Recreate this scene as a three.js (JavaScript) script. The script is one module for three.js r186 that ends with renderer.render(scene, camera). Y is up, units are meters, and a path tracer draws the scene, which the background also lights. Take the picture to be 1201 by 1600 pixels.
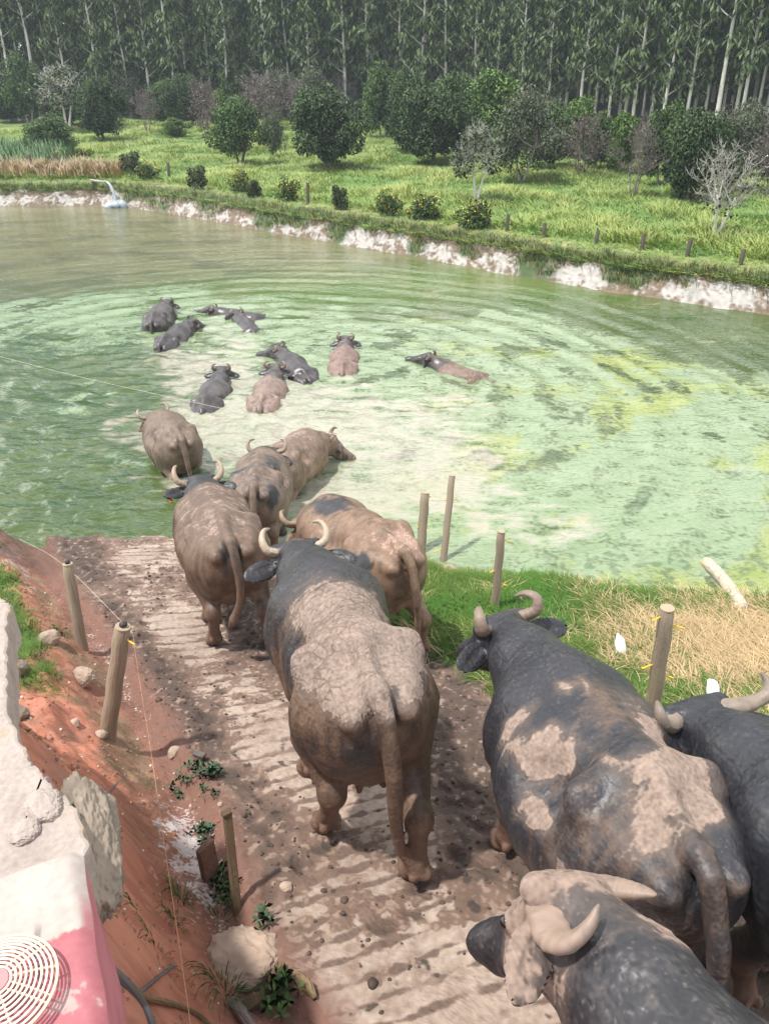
import * as THREE from 'three';
import { mergeGeometries, mergeVertices } from 'three/addons/utils/BufferGeometryUtils.js';
import { RoundedBoxGeometry } from 'three/addons/geometries/RoundedBoxGeometry.js';

// ---------------------------------------------------------------- camera, sky, sun, exposure
const scene = new THREE.Scene();
const EYE = new THREE.Vector3(0, 5.1, 0), PITCH = 30 * Math.PI / 180;
const camera = new THREE.PerspectiveCamera(66, 1201 / 1600, 0.05, 600);
camera.position.copy(EYE);
camera.rotation.set(-PITCH, 0, 0);
scene.add(camera);

const renderer = new THREE.WebGLRenderer({ antialias: true });
renderer.toneMapping = THREE.LinearToneMapping;
renderer.toneMappingExposure = 1.52;
renderer.shadowMap.enabled = true;

const SUN = new THREE.Vector3(-0.36, 0.92, -0.06).normalize();
const sun = new THREE.DirectionalLight(new THREE.Color(1, 0.965, 0.915), 3.5);
sun.position.copy(SUN).multiplyScalar(120); sun.target.position.set(0, 0, -20);
sun.castShadow = true; sun.shadow.radius = 5;
sun.shadow.mapSize.set(4096, 4096);
Object.assign(sun.shadow.camera, { left: -70, right: 70, top: 70, bottom: -70, near: 1, far: 300 });
scene.add(sun, sun.target);
scene.fog = new THREE.FogExp2(new THREE.Color(0.78, 0.88, 0.95), 0.0009);

// ---------------------------------------------------------------- seeded random numbers and noise
function mulberry(a) { return () => { a |= 0; a = a + 0x6D2B79F5 | 0; let t = Math.imul(a ^ a >>> 15, 1 | a); t = t + Math.imul(t ^ t >>> 7, 61 | t) ^ t; return ((t ^ t >>> 14) >>> 0) / 4294967296; }; }
const P8 = new Uint8Array(1024), G3 = new Float32Array(768);
{ const r = mulberry(77), p = [...Array(256).keys()];
  for (let i = 255; i > 0; i--) { const j = Math.floor(r() * (i + 1)); [p[i], p[j]] = [p[j], p[i]]; }
  for (let i = 0; i < 1024; i++) P8[i] = p[i & 255];
  for (let i = 0; i < 256; i++) { const z = r() * 2 - 1, a = r() * 6.2832, q = Math.sqrt(1 - z * z); G3[i * 3] = q * Math.cos(a) * 1.3; G3[i * 3 + 1] = q * Math.sin(a) * 1.3; G3[i * 3 + 2] = z * 1.3; } }
function noise3(x, y, z) {
  const fx = Math.floor(x), fy = Math.floor(y), fz = Math.floor(z); x -= fx; y -= fy; z -= fz;
  const X = fx & 255, Y = fy & 255, Z = fz & 255;
  const u = x * x * x * (x * (x * 6 - 15) + 10), v = y * y * y * (y * (y * 6 - 15) + 10), w = z * z * z * (z * (z * 6 - 15) + 10);
  const A = P8[X] + Y, B = P8[X + 1] + Y, AA = P8[A & 511] + Z, AB = P8[(A + 1) & 511] + Z, BA = P8[B & 511] + Z, BB = P8[(B + 1) & 511] + Z;
  const x1 = x - 1, y1 = y - 1, z1 = z - 1;
  let h = P8[AA] * 3; const a0 = G3[h] * x + G3[h + 1] * y + G3[h + 2] * z; h = P8[BA] * 3; const a1 = G3[h] * x1 + G3[h + 1] * y + G3[h + 2] * z;
  h = P8[AB] * 3; const a2 = G3[h] * x + G3[h + 1] * y1 + G3[h + 2] * z; h = P8[BB] * 3; const a3 = G3[h] * x1 + G3[h + 1] * y1 + G3[h + 2] * z;
  h = P8[AA + 1] * 3; const b0 = G3[h] * x + G3[h + 1] * y + G3[h + 2] * z1; h = P8[BA + 1] * 3; const b1 = G3[h] * x1 + G3[h + 1] * y + G3[h + 2] * z1;
  h = P8[AB + 1] * 3; const b2 = G3[h] * x + G3[h + 1] * y1 + G3[h + 2] * z1; h = P8[BB + 1] * 3; const b3 = G3[h] * x1 + G3[h + 1] * y1 + G3[h + 2] * z1;
  const p = a0 + (a1 - a0) * u, q = a2 + (a3 - a2) * u, r = b0 + (b1 - b0) * u, s = b2 + (b3 - b2) * u, m = p + (q - p) * v;
  return m + (r + (s - r) * v - m) * w;
}
function fbm(x, y, z, o = 4) { let s = 0, a = 0.5; for (let i = 0; i < o; i++) { s += a * noise3(x, y, z); x = x * 2.03 + 11.3; y = y * 2.03 + 5.7; z = z * 2.03 + 3.1; a *= 0.5; } return s; }
function ridge(x, y, z, o = 3) { let s = 0, a = 0.5; for (let i = 0; i < o; i++) { s += a * (1 - Math.abs(noise3(x, y, z)) * 2); x = x * 2.1 + 7.3; y = y * 2.1 + 1.7; z = z * 2.1 + 9.1; a *= 0.5; } return s; }
const W2 = [0, 0];
// cell noise: distances to the nearest and the second nearest of one point per cube
function cells(x, y, z) {
  const X = Math.floor(x), Y = Math.floor(y), Z = Math.floor(z); let a = 9, b = 9;
  for (let i = -1; i < 2; i++) for (let j = -1; j < 2; j++) for (let k = -1; k < 2; k++) { const h = P8[P8[P8[(X + i) & 255] + ((Y + j) & 255)] + ((Z + k) & 255)] * 3, dx = X + i + 0.5 + G3[h] * 0.36 - x, dy = Y + j + 0.5 + G3[h + 1] * 0.36 - y, dz = Z + k + 0.5 + G3[h + 2] * 0.36 - z, d = dx * dx + dy * dy + dz * dz; if (d < a) { b = a; a = d; } else if (d < b) b = d; }
  W2[0] = Math.sqrt(a); W2[1] = Math.sqrt(b); return W2;
}
const clamp = (x, a = 0, b = 1) => x < a ? a : x > b ? b : x;
const sst = (a, b, x) => { x = clamp((x - a) / (b - a)); return x * x * (3 - 2 * x); };
const mix = (a, b, t) => a + (b - a) * t;
const V = (x, y, z) => new THREE.Vector3(x, y, z);
const lut = (pts, x) => { if (x <= pts[0][0]) return pts[0][1]; for (let i = 1; i < pts.length; i++) if (x <= pts[i][0]) return mix(pts[i - 1][1], pts[i][1], (x - pts[i - 1][0]) / (pts[i][0] - pts[i - 1][0])); return pts[pts.length - 1][1]; };

// ---------------------------------------------------------------- sky: blue with broad bright cumulus
{ const W = 1024, H = 512, d = new Float32Array(W * H * 4);
  for (let j = 0; j < H; j++) for (let i = 0; i < W; i++) {
    const th = (j + 0.5) / H * Math.PI - Math.PI / 2, ph = (i + 0.5) / W * 2 * Math.PI - Math.PI;
    const y = Math.sin(th), c = Math.cos(th), x = c * Math.cos(ph), z = c * Math.sin(ph), o = (j * W + i) * 4;
    const e = Math.max(y, 0), k = 1 / (e + 0.22), hz = Math.pow(1 - e, 4);
    let r = mix(0.15, 0.62, hz), g = mix(0.32, 0.74, hz), b = mix(0.72, 0.88, hz);
    const cl = fbm(x * k * 0.75 + 3.2, 4.4, z * k * 0.75 + 1.1, 6) * 1.7 + 0.12 + 0.22 * (1 - sst(0.45, 0.8, e));
    const m = sst(-0.02, 0.32, cl - 0.22 * sst(0.35, 0.85, e)) * sst(-0.02, 0.1, y), th2 = (2.7 - 0.9 * sst(0.2, 0.8, cl)) * mix(1, 0.36, sst(0.35, 0.8, e));
    r = mix(r, th2, m); g = mix(g, th2 * 1.0, m); b = mix(b, th2 * 1.0, m);
    if (y < 0) { r = 0.2; g = 0.24; b = 0.16; }
    d[o] = r * 0.8; d[o + 1] = g * 0.8; d[o + 2] = b * 0.8; d[o + 3] = 1;
  }
  const t = new THREE.DataTexture(d, W, H, THREE.RGBAFormat, THREE.FloatType);
  t.mapping = THREE.EquirectangularReflectionMapping; t.magFilter = t.minFilter = THREE.LinearFilter; t.wrapS = THREE.RepeatWrapping; t.needsUpdate = true;
  scene.background = t; scene.environment = t; }

// ---------------------------------------------------------------- helpers
const used = new Map();
function numbered(name) { const n = used.get(name) ?? 0; used.set(name, n + 1); return n ? `${name}_${String(n).padStart(3, '0')}` : name; }
function tag(o, label, category, group, kind) { if (label) o.userData.label = label; if (category) o.userData.category = category; if (group) o.userData.group = group; if (kind) o.userData.kind = kind; return o; }
function shade(o) { o.castShadow = true; o.receiveShadow = true; return o; }
function mesh(name, geometry, material, parent = scene) { const m = shade(new THREE.Mesh(geometry, material)); m.name = parent === scene ? numbered(name) : name; parent.add(m); return m; }
function base(name, x, y, z, turn = 0) { const g = new THREE.Group(); g.name = numbered(name); g.position.set(x, y, z); g.rotation.y = turn; scene.add(g); return g; }
function structure(o) { o.userData.kind = 'structure'; return o; }
function stuff(o) { o.userData.kind = 'stuff'; return o; }
const lin = (r, g, b) => new THREE.Color().setRGB(r, g, b);
const toS = (x) => { x = clamp(x); return Math.round(255 * (x <= 0.0031308 ? 12.92 * x : 1.055 * Math.pow(x, 1 / 2.4) - 0.055)); };
function bytesTexture(data, w, h, srgb, repeat) {
  const t = new THREE.DataTexture(data, w, h, THREE.RGBAFormat, THREE.UnsignedByteType);
  t.magFilter = t.minFilter = THREE.LinearFilter; if (srgb) t.colorSpace = THREE.SRGBColorSpace;
  if (repeat) t.wrapS = t.wrapT = THREE.RepeatWrapping; t.needsUpdate = true; return t;
}
// colour texture from f(u, v) -> linear [r, g, b]
function paint(w, h, f, repeat) {
  const d = new Uint8Array(w * h * 4), c = [0, 0, 0];
  for (let j = 0; j < h; j++) for (let i = 0; i < w; i++) { f((i + 0.5) / w, (j + 0.5) / h, c); const o = (j * w + i) * 4; d[o] = toS(c[0]); d[o + 1] = toS(c[1]); d[o + 2] = toS(c[2]); d[o + 3] = 255; }
  return bytesTexture(d, w, h, true, repeat);
}
// grey texture from f(u, v) -> 0..1
function grey(w, h, f, repeat) {
  const d = new Uint8Array(w * h * 4);
  for (let j = 0; j < h; j++) for (let i = 0; i < w; i++) { const v = Math.round(255 * clamp(f((i + 0.5) / w, (j + 0.5) / h))), o = (j * w + i) * 4; d[o] = d[o + 1] = d[o + 2] = v; d[o + 3] = 255; }
  return bytesTexture(d, w, h, false, repeat);
}
// noise that wraps round a unit square (f cells per side)
function tileNoise(u, v, f, seed = 0, o = 4) { const a = u * 6.28318, b = v * 6.28318, k = f / 6.28318; const x = Math.cos(a) * k, y = Math.sin(a) * k, z = Math.cos(b) * k, w = Math.sin(b) * k; return 0.7 * (fbm(x + seed, y + z * 0.71, w + z * 0.4 + 3, o) + fbm(x * 0.6 - w + 9, y * 0.8 + z + seed, w * 0.7 - y * 0.5, o)); }
const gritBump = grey(512, 512, (u, v) => 0.5 + 0.75 * tileNoise(u, v, 22, 3, 5), true);
// a grid of points -> geometry; pos(i, j, out[5]) gives x y z u v ; keep(i, j) says whether a cell is drawn
function gridGeometry(nu, nv, pos, keep) {
  const p = new Float32Array(nu * nv * 3), uv = new Float32Array(nu * nv * 2), o = [0, 0, 0, 0, 0];
  for (let j = 0; j < nv; j++) for (let i = 0; i < nu; i++) { pos(i, j, o); const k = j * nu + i; p[k * 3] = o[0]; p[k * 3 + 1] = o[1]; p[k * 3 + 2] = o[2]; uv[k * 2] = o[3]; uv[k * 2 + 1] = o[4]; }
  const make = (f) => { const ix = []; for (let j = 0; j < nv - 1; j++) for (let i = 0; i < nu - 1; i++) if (!f || f(i, j)) { const a = j * nu + i, b = a + 1, c = a + nu, d = c + 1; ix.push(a, b, c, b, d, c); } return new Uint32Array(ix); };
  const full = new THREE.BufferGeometry(); full.setAttribute('position', new THREE.BufferAttribute(p, 3)); full.setAttribute('uv', new THREE.BufferAttribute(uv, 2)); full.setIndex(new THREE.BufferAttribute(make(), 1)); full.computeVertexNormals();
  if (!keep) return full;
  return keep.map((f) => { const g = new THREE.BufferGeometry(); const ix = make(f), map = new Int32Array(nu * nv).fill(-1); let n = 0; for (const k of ix) if (map[k] < 0) map[k] = n++;
    const P = new Float32Array(n * 3), N = new Float32Array(n * 3), U = new Float32Array(n * 2), fn = full.attributes.normal.array;
    for (let k = 0; k < nu * nv; k++) if (map[k] >= 0) { const m = map[k]; for (let c = 0; c < 3; c++) { P[m * 3 + c] = p[k * 3 + c]; N[m * 3 + c] = fn[k * 3 + c]; } U[m * 2] = uv[k * 2]; U[m * 2 + 1] = uv[k * 2 + 1]; }
    g.setAttribute('position', new THREE.BufferAttribute(P, 3)); g.setAttribute('normal', new THREE.BufferAttribute(N, 3)); g.setAttribute('uv', new THREE.BufferAttribute(U, 2)); g.setIndex(new THREE.BufferAttribute(ix.map((k) => map[k]), 1)); return g; });
}
// a tapered tube with bends: pts, radii, sides; rough adds lumps
function tube(pts, radii, sides = 8, rough = 0, seed = 0, flat = 1) {
  const n = pts.length, p = [], uv = [], ix = []; let nx = V(1, 0, 0), len = 0;
  for (let i = 0; i < n; i++) {
    const t = pts[Math.min(i + 1, n - 1)].clone().sub(pts[Math.max(i - 1, 0)]).normalize();
    nx.sub(t.clone().multiplyScalar(nx.dot(t))); if (nx.lengthSq() < 1e-6) nx = Math.abs(t.y) < 0.9 ? V(0, 1, 0).cross(t) : V(1, 0, 0).cross(t); nx.normalize();
    const b = t.clone().cross(nx); if (i) len += pts[i].distanceTo(pts[i - 1]);
    for (let k = 0; k <= sides; k++) { const a = (k % sides) / sides * 6.28318, q = radii[i] * (1 + (rough ? rough * noise3(Math.cos(a) * 1.7 + seed, Math.sin(a) * 1.7, i * 0.6 + seed) : 0));
      const c = Math.cos(a) * q, s = Math.sin(a) * q * flat; p.push(pts[i].x + nx.x * c + b.x * s, pts[i].y + nx.y * c + b.y * s, pts[i].z + nx.z * c + b.z * s); uv.push(k / sides, len); }
  }
  const w = sides + 1;
  for (let i = 0; i < n - 1; i++) for (let k = 0; k < sides; k++) { const a = i * w + k; ix.push(a, a + 1, a + w, a + 1, a + w + 1, a + w); }
  for (const [ring, flip] of [[0, 1], [n - 1, 0]]) { const c = p.length / 3; p.push(pts[ring].x, pts[ring].y, pts[ring].z); uv.push(0.5, 0); for (let k = 0; k < sides; k++) { const a = ring * w + k; flip ? ix.push(c, a + 1, a) : ix.push(c, a, a + 1); } }
  const g = new THREE.BufferGeometry(); g.setAttribute('position', new THREE.Float32BufferAttribute(p, 3)); g.setAttribute('uv', new THREE.Float32BufferAttribute(uv, 2)); g.setIndex(ix); g.computeVertexNormals(); return g;
}
const curve = (pts, n) => new THREE.CatmullRomCurve3(pts).getPoints(n);
// an uneven stone: a subdivided ball pushed about by noise and cut by a few planes
function stone(sx, sy, sz, seed, detail = 3, cut = 0.78, rough = 1) {
  let g = mergeVertices(new THREE.IcosahedronGeometry(1, detail).deleteAttribute('uv').deleteAttribute('normal')); const r = mulberry(seed), a = g.attributes.position, pl = [];
  for (let i = 0; i < 7; i++) { const z = r() * 2 - 1, t = r() * 6.283, q = Math.sqrt(1 - z * z); pl.push([q * Math.cos(t), q * Math.sin(t), z, cut + r() * 0.25]); }
  for (let i = 0; i < a.count; i++) { let x = a.getX(i), y = a.getY(i), z = a.getZ(i); const k = 1 + 0.35 * fbm(x * 1.3 + seed, y * 1.3, z * 1.3, 2) + 0.16 * fbm(x * 5, y * 5 + seed, z * 5, 3); x *= k; y *= k; z *= k;
    for (const [u, v, w, d] of pl) { const o = x * u + y * v + z * w - d; if (o > 0) { x -= u * o * 0.9; y -= v * o * 0.9; z -= w * o * 0.9; } } const t = detail > 2 ? 1 + rough * (0.09 * fbm(x * 6 + seed, y * 6, z * 6, 4) + 0.06 * ridge(x * 7, y * 7 + seed, z * 7, 3)) : 1; a.setXYZ(i, x * sx * t, y * sy * t, z * sz * t); }
  g.computeVertexNormals(); const uv = new Float32Array(a.count * 2); for (let i = 0; i < a.count; i++) { uv[i * 2] = a.getX(i) + a.getZ(i) * 0.4; uv[i * 2 + 1] = a.getY(i) + a.getZ(i) * 0.6; } g.setAttribute('uv', new THREE.BufferAttribute(uv, 2)); return g;
}
const speckle = (a, b, f = 10, seed = 1) => paint(256, 256, (u, v, c) => { const n = clamp(0.5 + 1.1 * tileNoise(u, v, f, seed, 5)); for (let k = 0; k < 3; k++) c[k] = mix(a[k], b[k], n); }, true);
// ---------------------------------------------------------------- the lie of the land (metres; the pond's water lies at y = 0)
const QL = 0.8, QR = 2.85;                                            // edges of the concrete ramp, across its axis
const across = (x, z) => 0.86 * x - 0.51 * z, along = (x, z) => -0.51 * x - 0.86 * z;
const rampH = (z) => 0.27 * (8.2 + z);
const shoreNear = (x) => lut([[0.2, -7.9], [0.65, -7.4], [1.66, -7.32], [2.2, -7.05], [2.76, -6.92], [4.08, -6.73], [7, -6.1]], x);
const groove = (x, z) => { const k = mix(0.04, 0.42, sst(-7.5, -2.6, z)); return (z + x * k + 0.09 * fbm(x * 0.9, 3, z * 0.9, 3) + 0.03 * noise3(x * 5, 3, z * 5)) / 0.135; };
const leftEdge = (x, z) => QL - 0.06 + 0.13 * fbm(x * 0.9, 7, z * 0.9, 4) - 0.08 * sst(-3.2, -2, z) + 0.3 * sst(5.2, 8.4, along(x, z)) * -0.5;
const mudDepth = (x, z) => {                                          // how thickly mud lies on the concrete, 0..1
  const q = across(x, z), a = along(x, z);
  let m = 0.6 + 0.75 * fbm(x * 1.3, 1.5, z * 1.3, 4) + 0.45 * fbm(x * 6, 8.5, z * 6, 3);
  m += 0.38 * sst(1.5, 1.95, q) * sst(6.6, 4.6, a) * sst(-0.2, 0.6, a) - 0.05;
  m += 0.22 * Math.exp(-((q - 2.0) ** 2) / 0.2) * sst(4.2, 5, a) * sst(7.2, 6, a);
  m += 0.35 * sst(1.25, 0.85, q) * sst(2.2, 3.0, a);
  m += 0.22 * sst(7.6, 8.2, a) * sst(-2.4, -3.2, x);
  m -= 0.4 * sst(1.9, 1.2, a) * sst(1.7, 1.3, q);
  m -= 0.25 * Math.exp(-((q - 2.75) ** 2) / 0.12 - (a - 3.3) ** 2 / 0.35);
  m -= 0.14 * sst(1.75, 1.4, q) * sst(0.9, 1.25, q) * sst(2.3, 2.8, a);
  return clamp(m);
};
function nearH(x, z) {
  const q = across(x, z), a = along(x, z), r = rampH(z);
  const e = leftEdge(x, z) - q;
  if (e > 0) {                                                        // left: ditch, apron, red bank
    const lump = 0.1 * fbm(x * 2.2, 2, z * 2.2, 4) + 0.06 * fbm(x * 8, 5, z * 8, 4);
    const top = mix(3.1, r + mix(0.42, 0.2, sst(4, 8.0, a)), Math.pow(sst(2.5, 3.75, a + 0.25 * fbm(x * 2, 1, z * 2, 2)), 0.8));
    const apron = r - 0.07 * sst(0, 0.12, e) + 0.36 * sst(0.12, 0.62, e) * sst(0.9, 2, a);
    const w = 0.14 * fbm(a * 1.6, 4, 2, 3);
    const f = Math.pow(sst(0.36 + w, 0.88 + w, e), 1.0);
    let h = mix(apron, top, f) + lump * sst(0.05, 0.3, e) * mix(1.4, 0.4, sst(0.95, 1.2, e) * sst(3, 2.5, a));
    const cliff = Math.max(0, Math.sin(f * Math.PI)); h += cliff * (0.24 * ridge(x * 1.8 + 4, h * 0.8, z * 1.8, 3) - 0.13);
    const sh = -8.33 + 0.12 * fbm(x * 1.2, 3, 1, 3); h = mix(-0.5, h, sst(sh - 0.5, sh + 0.45, z));
    return h;
  }
  const gr = groove(x, z), g = Math.abs(((gr % 1) + 1) % 1 - 0.5) * 2;   // 0 in a groove's middle, 1 on a ridge
  const m = mudDepth(x, z);
  let h = r + mix(0.006, 0.012, sst(2.4, 4, along(x, z))) * (sst(0.05, 0.4, g + 0.3 * noise3(x * 7, 1, z * 7)) - 1) * (0.45 + 0.9 * clamp(0.5 + fbm(x * 1.7, 8, z * 1.7, 2) * 1.5)) * (1 - 0.75 * sst(0.55, 0.9, m)) + 0.012 * fbm(x * 3, 4, z * 3, 3);
  h += sst(0.4, 0.9, m) * (0.012 + 0.04 * fbm(x * 5.5, 3, z * 5.5, 3) + 0.075 * Math.max(0, fbm(x * 12, 6, z * 12, 3)) - 0.035 * (m > 0.5 ? sst(0.5, 0.2, cells(x * 5.2 + 0.4 * noise3(x * 9, 2, z * 9), 0.5, z * 5.2)[0]) : 0));
  const er = q - (QR + 0.16 * fbm(x * 1.1, 3, z * 1.1, 3) + 0.25 * sst(-4.6, -6.5, z) * -1);
  if (er > 0) {
    const k = z - shoreNear(x) - 0.16 * fbm(x * 2, 4, z * 1.5, 3);
    const bank = mix(r + 0.05 + 0.09 * fbm(x * 1.2, 9, z * 1.2, 4), 0, 1 - sst(-0.05, 0.85, k)) - 0.5 * sst(0.0, -0.7, k);
    h = mix(h, bank + 0.025 * fbm(x * 7, 3, z * 7, 3), sst(0, 0.3, er));
  }
  return h;
}
const FN = [0.35, -0.937];                                            // from the far shore towards the wood
const SHORE = [[-60, -33.5], [-40, -33.2], [-15.2, -33], [-11.4, -33], [-9.7, -32.5], [-7, -30.4], [-3.9, -27.7], [-1.2, -25.5], [0.93, -23.8], [3.44, -21.6], [5.62, -19.9], [7.56, -18.6], [8.65, -17.9], [12, -15.6], [20, -9], [34, 4]]
  .map(([x, z]) => [x * 0.937 + z * 0.35, x * 0.35 - z * 0.937]);
const shoreFar = (w) => (lut(SHORE, w - 0.6) + lut(SHORE, w) + lut(SHORE, w + 0.6)) / 3;
function farProfile(w, d) {
  const b = 0.5 + 0.9 * fbm(w * 0.35, 3, 1, 3), edge = 0.6 + 0.3 * fbm(w * 0.5, 1, 5, 3) + 0.22 * fbm(w * 2.4, 4, 2, 3);
  let h = -0.6 * sst(0, -0.8, d) + 0.56 * Math.pow(clamp(d / edge), mix(0.45, 1.3, clamp(b))) ;
  h += 0.14 * sst(edge, edge + 0.5, d) + 0.16 * fbm(w * 1.6, d * 2.2, 4, 4) * sst(0.02, 0.3, d) * sst(edge + 0.35, edge * 0.7, d) + 0.07 * fbm(w * 0.7, d * 0.7, 9, 3) * sst(0.6, 1.2, d);
  h += 0.014 * Math.max(0, d - 2) + 0.3 * sst(3, 8, d) * fbm(w * 0.13, d * 0.16, 2, 3);
  h += 0.2 * Math.max(0, d - 31) * sst(31, 45, d) + sst(34, 60, d) * 1.6 * fbm(w * 0.04, d * 0.04, 7, 2);
  return h;
}
const farW = (x, z) => 0.937 * x + 0.35 * z, farD = (x, z) => 0.35 * x - 0.937 * z - shoreFar(farW(x, z));
const farXZ = (w, d) => { const n = shoreFar(w) + d; return [0.937 * w + 0.35 * n, 0.35 * w - 0.937 * n]; };
const landH = (x, z) => z > -12 ? nearH(x, z) : farProfile(farW(x, z), farD(x, z));
// the point of the land on the line of sight through (px, py) of the 1201 x 1600 photograph; t metres deep
function spot(px, py, lift = 0) {
  const f = 1232, dx = (px - 600.5) / f, dy = (800 - py) / f, s = Math.sin(PITCH), c = Math.cos(PITCH), ry = -s + c * dy, rz = -c - s * dy;
  let t = 1.2, last = t;
  for (; t < 160; last = t, t += t < 12 ? 0.05 : 0.25) if (EYE.y + ry * t < Math.max(landH(dx * t, rz * t) + lift, -5)) break;
  for (let i = 0; i < 20; i++) { const m = (last + t) / 2; if (EYE.y + ry * m < landH(dx * m, rz * m) + lift) t = m; else last = m; }
  return { x: dx * t, y: EYE.y + ry * t, z: rz * t, t };
}
const level = (px, py, h) => { const f = 1232, dx = (px - 600.5) / f, dy = (800 - py) / f, s = Math.sin(PITCH), c = Math.cos(PITCH), t = (h - EYE.y) / (-s + c * dy); return { x: dx * t, y: h, z: (-c - s * dy) * t, t }; };

// ---------------------------------------------------------------- near ground: ramp, red bank, grassy bank
const NX0 = -6.2, NX1 = 6.0, NZ0 = -9.2, NZ1 = 1.4;
const nearColour = (x, z, c) => {
  const q = across(x, z), a = along(x, z), e = leftEdge(x, z) - q;
  const n1 = fbm(x * 2.2, 11, z * 2.2, 5), n2 = fbm(x * 11, 4, z * 11, 4), n3 = noise3(x * 60, 2, z * 60), n4 = noise3(x * 28, 9, z * 28);
  const er = q - (QR + 0.16 * fbm(x * 1.1, 3, z * 1.1, 3) + 0.25 * sst(-4.6, -6.5, z) * -1);
  let r, g, b;
  if (e > 0) {
    const dk = sst(-0.2, 0.25, n2 + 0.3 * n4);
    r = mix(0.45, 0.34, dk); g = mix(0.18, 0.125, dk); b = mix(0.11, 0.075, dk);         // red clay
    const br = sst(-0.02, -0.3, n1 + 0.25 * n2) * 0.6; r = mix(r, 0.2, br); g = mix(g, 0.115, br); b = mix(b, 0.08, br);
    const mud = sst(0.42 + 0.12 * n1, 0.1, e) * 0.9; r = mix(r, 0.15 + 0.05 * n2, mud); g = mix(g, 0.08 + 0.03 * n2, mud); b = mix(b, 0.058 + 0.02 * n2, mud);
    const dusk = sst(2.0, 1.2, a) * 0.5 * sst(-0.3, 0.2, n1); r = mix(r, 0.24, dusk); g = mix(g, 0.12, dusk); b = mix(b, 0.09, dusk);
    const moss = sst(0.02, 0.3, n1 + 0.3 * n2 + 0.35 * sst(0.1, 0.3, e) * sst(0.6, 0.42, e) - 0.1) * sst(2.6, 3.2, a) * sst(0.15, 0.3, e); r = mix(r, 0.16, moss * 0.6); g = mix(g, 0.15, moss * 0.6); b = mix(b, 0.085, moss * 0.6);
    const lime = sst(0.1, 0.3, n3 * 0.5 + n2 * 0.8 + 0.75 * Math.exp(-((a - 2.85) ** 2) / 0.35 - ((e - 0.22) ** 2) / 0.02) + 0.6 * Math.exp(-((a - 8.2) ** 2) / 1.1 - ((e - 0.42 + 0.15 * n1) ** 2) / 0.03) + 0.42 * Math.exp(-((a - 5.3) ** 2) / 1.2 - ((e - 0.15) ** 2) / 0.006) - 0.35);
    r = mix(r, 0.55, lime * 0.9); g = mix(g, 0.49, lime * 0.9); b = mix(b, 0.47, lime * 0.9);
    const gs = sst(0.5, 0.7, e + 0.25 * n1) * sst(4.3, 5.2, a + n1); r = mix(r, 0.09, gs); g = mix(g, 0.15, gs); b = mix(b, 0.035, gs);
    const wet = sst(7.6, 8.1, a) * sst(0.95, 0.6, e); r = mix(r, 0.12, wet * 0.8); g = mix(g, 0.06, wet * 0.8); b = mix(b, 0.042, wet * 0.8);
  } else {
    const gr = groove(x, z), gg = Math.abs(((gr % 1) + 1) % 1 - 0.5) * 2, m = mudDepth(x, z);
    const pale = 0.5 + 0.9 * n1; r = mix(0.29, 0.43, pale) + 0.1 * n4; g = mix(0.215, 0.34, pale) + 0.085 * n4; b = mix(0.17, 0.275, pale) + 0.075 * n4;   // concrete under dried mud
    const film = sst(-0.1, 0.3, n2 + 0.5 * m - 0.26) * 0.6; r = mix(r, 0.2, film); g = mix(g, 0.13, film); b = mix(b, 0.095, film);
    const fill = sst(0.34, 0.1, gg + 0.9 * n2 + 0.5 * n1) * sst(0.2, 0.5, m + 0.4 * n1 + 0.1); r = mix(r, 0.11, fill * 0.88); g = mix(g, 0.068, fill * 0.88); b = mix(b, 0.05, fill * 0.88);
    const mm = sst(0.52, 0.6, m + 0.4 * n2 + 0.16 * n4); const wd = sst(0.62, 0.95, m + 0.2 * n1); r = mix(r, mix(0.16, 0.072, wd) + 0.045 * n2, mm * 0.95); g = mix(g, mix(0.1, 0.046, wd) + 0.03 * n2, mm * 0.95); b = mix(b, mix(0.072, 0.034, wd) + 0.023 * n2, mm * 0.95);
    const hoof = mm > 0.3 ? sst(0.42, 0.2, cells(x * 5.2 + 0.4 * noise3(x * 9, 2, z * 9), 0.5, z * 5.2)[0]) * mm * sst(-0.25, 0.1, n1) : 0; r = mix(r, 0.06, hoof * 0.7); g = mix(g, 0.04, hoof * 0.7); b = mix(b, 0.03, hoof * 0.7);
    const flake = (1 - hoof) * mm * sst(0.1, 0.2, n2 * 0.8 + 0.4 * n4 - 0.03) * 0.75; r = mix(r, 0.3, flake); g = mix(g, 0.215, flake); b = mix(b, 0.165, flake);
    const dung = sst(0.3, 0.36, fbm(x * 8.5, 21, z * 8.5, 3) + 0.08 * m); r = mix(r, 0.05, dung * 0.9); g = mix(g, 0.036, dung * 0.9); b = mix(b, 0.028, dung * 0.9);
    const redE = sst(0.15, 0.0, -e + 0.12 * n2) * 0.8; r = mix(r, 0.17, redE); g = mix(g, 0.085, redE); b = mix(b, 0.06, redE);
    if (er > 0) { const ge = sst(0, 0.25, er + 0.15 * n2), st = sst(-0.12, 0.22, n1 + 0.3 * n2 + 0.55 * Math.exp(-((x - 2.4) ** 2) / 1.6 - ((z + 4.9) ** 2) / 0.9) - 0.1), st2 = 0.5 + n4;
      r = mix(r, mix(0.1, mix(0.34, 0.5, st2), st), ge); g = mix(g, mix(0.12, mix(0.24, 0.36, st2), st), ge); b = mix(b, mix(0.04, mix(0.12, 0.2, st2), st), ge); }
  }
  c[0] = Math.max(0.01, r * (1 + 0.12 * n3)); c[1] = Math.max(0.01, g * (1 + 0.12 * n3)); c[2] = Math.max(0.01, b * (1 + 0.12 * n3));
};
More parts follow.
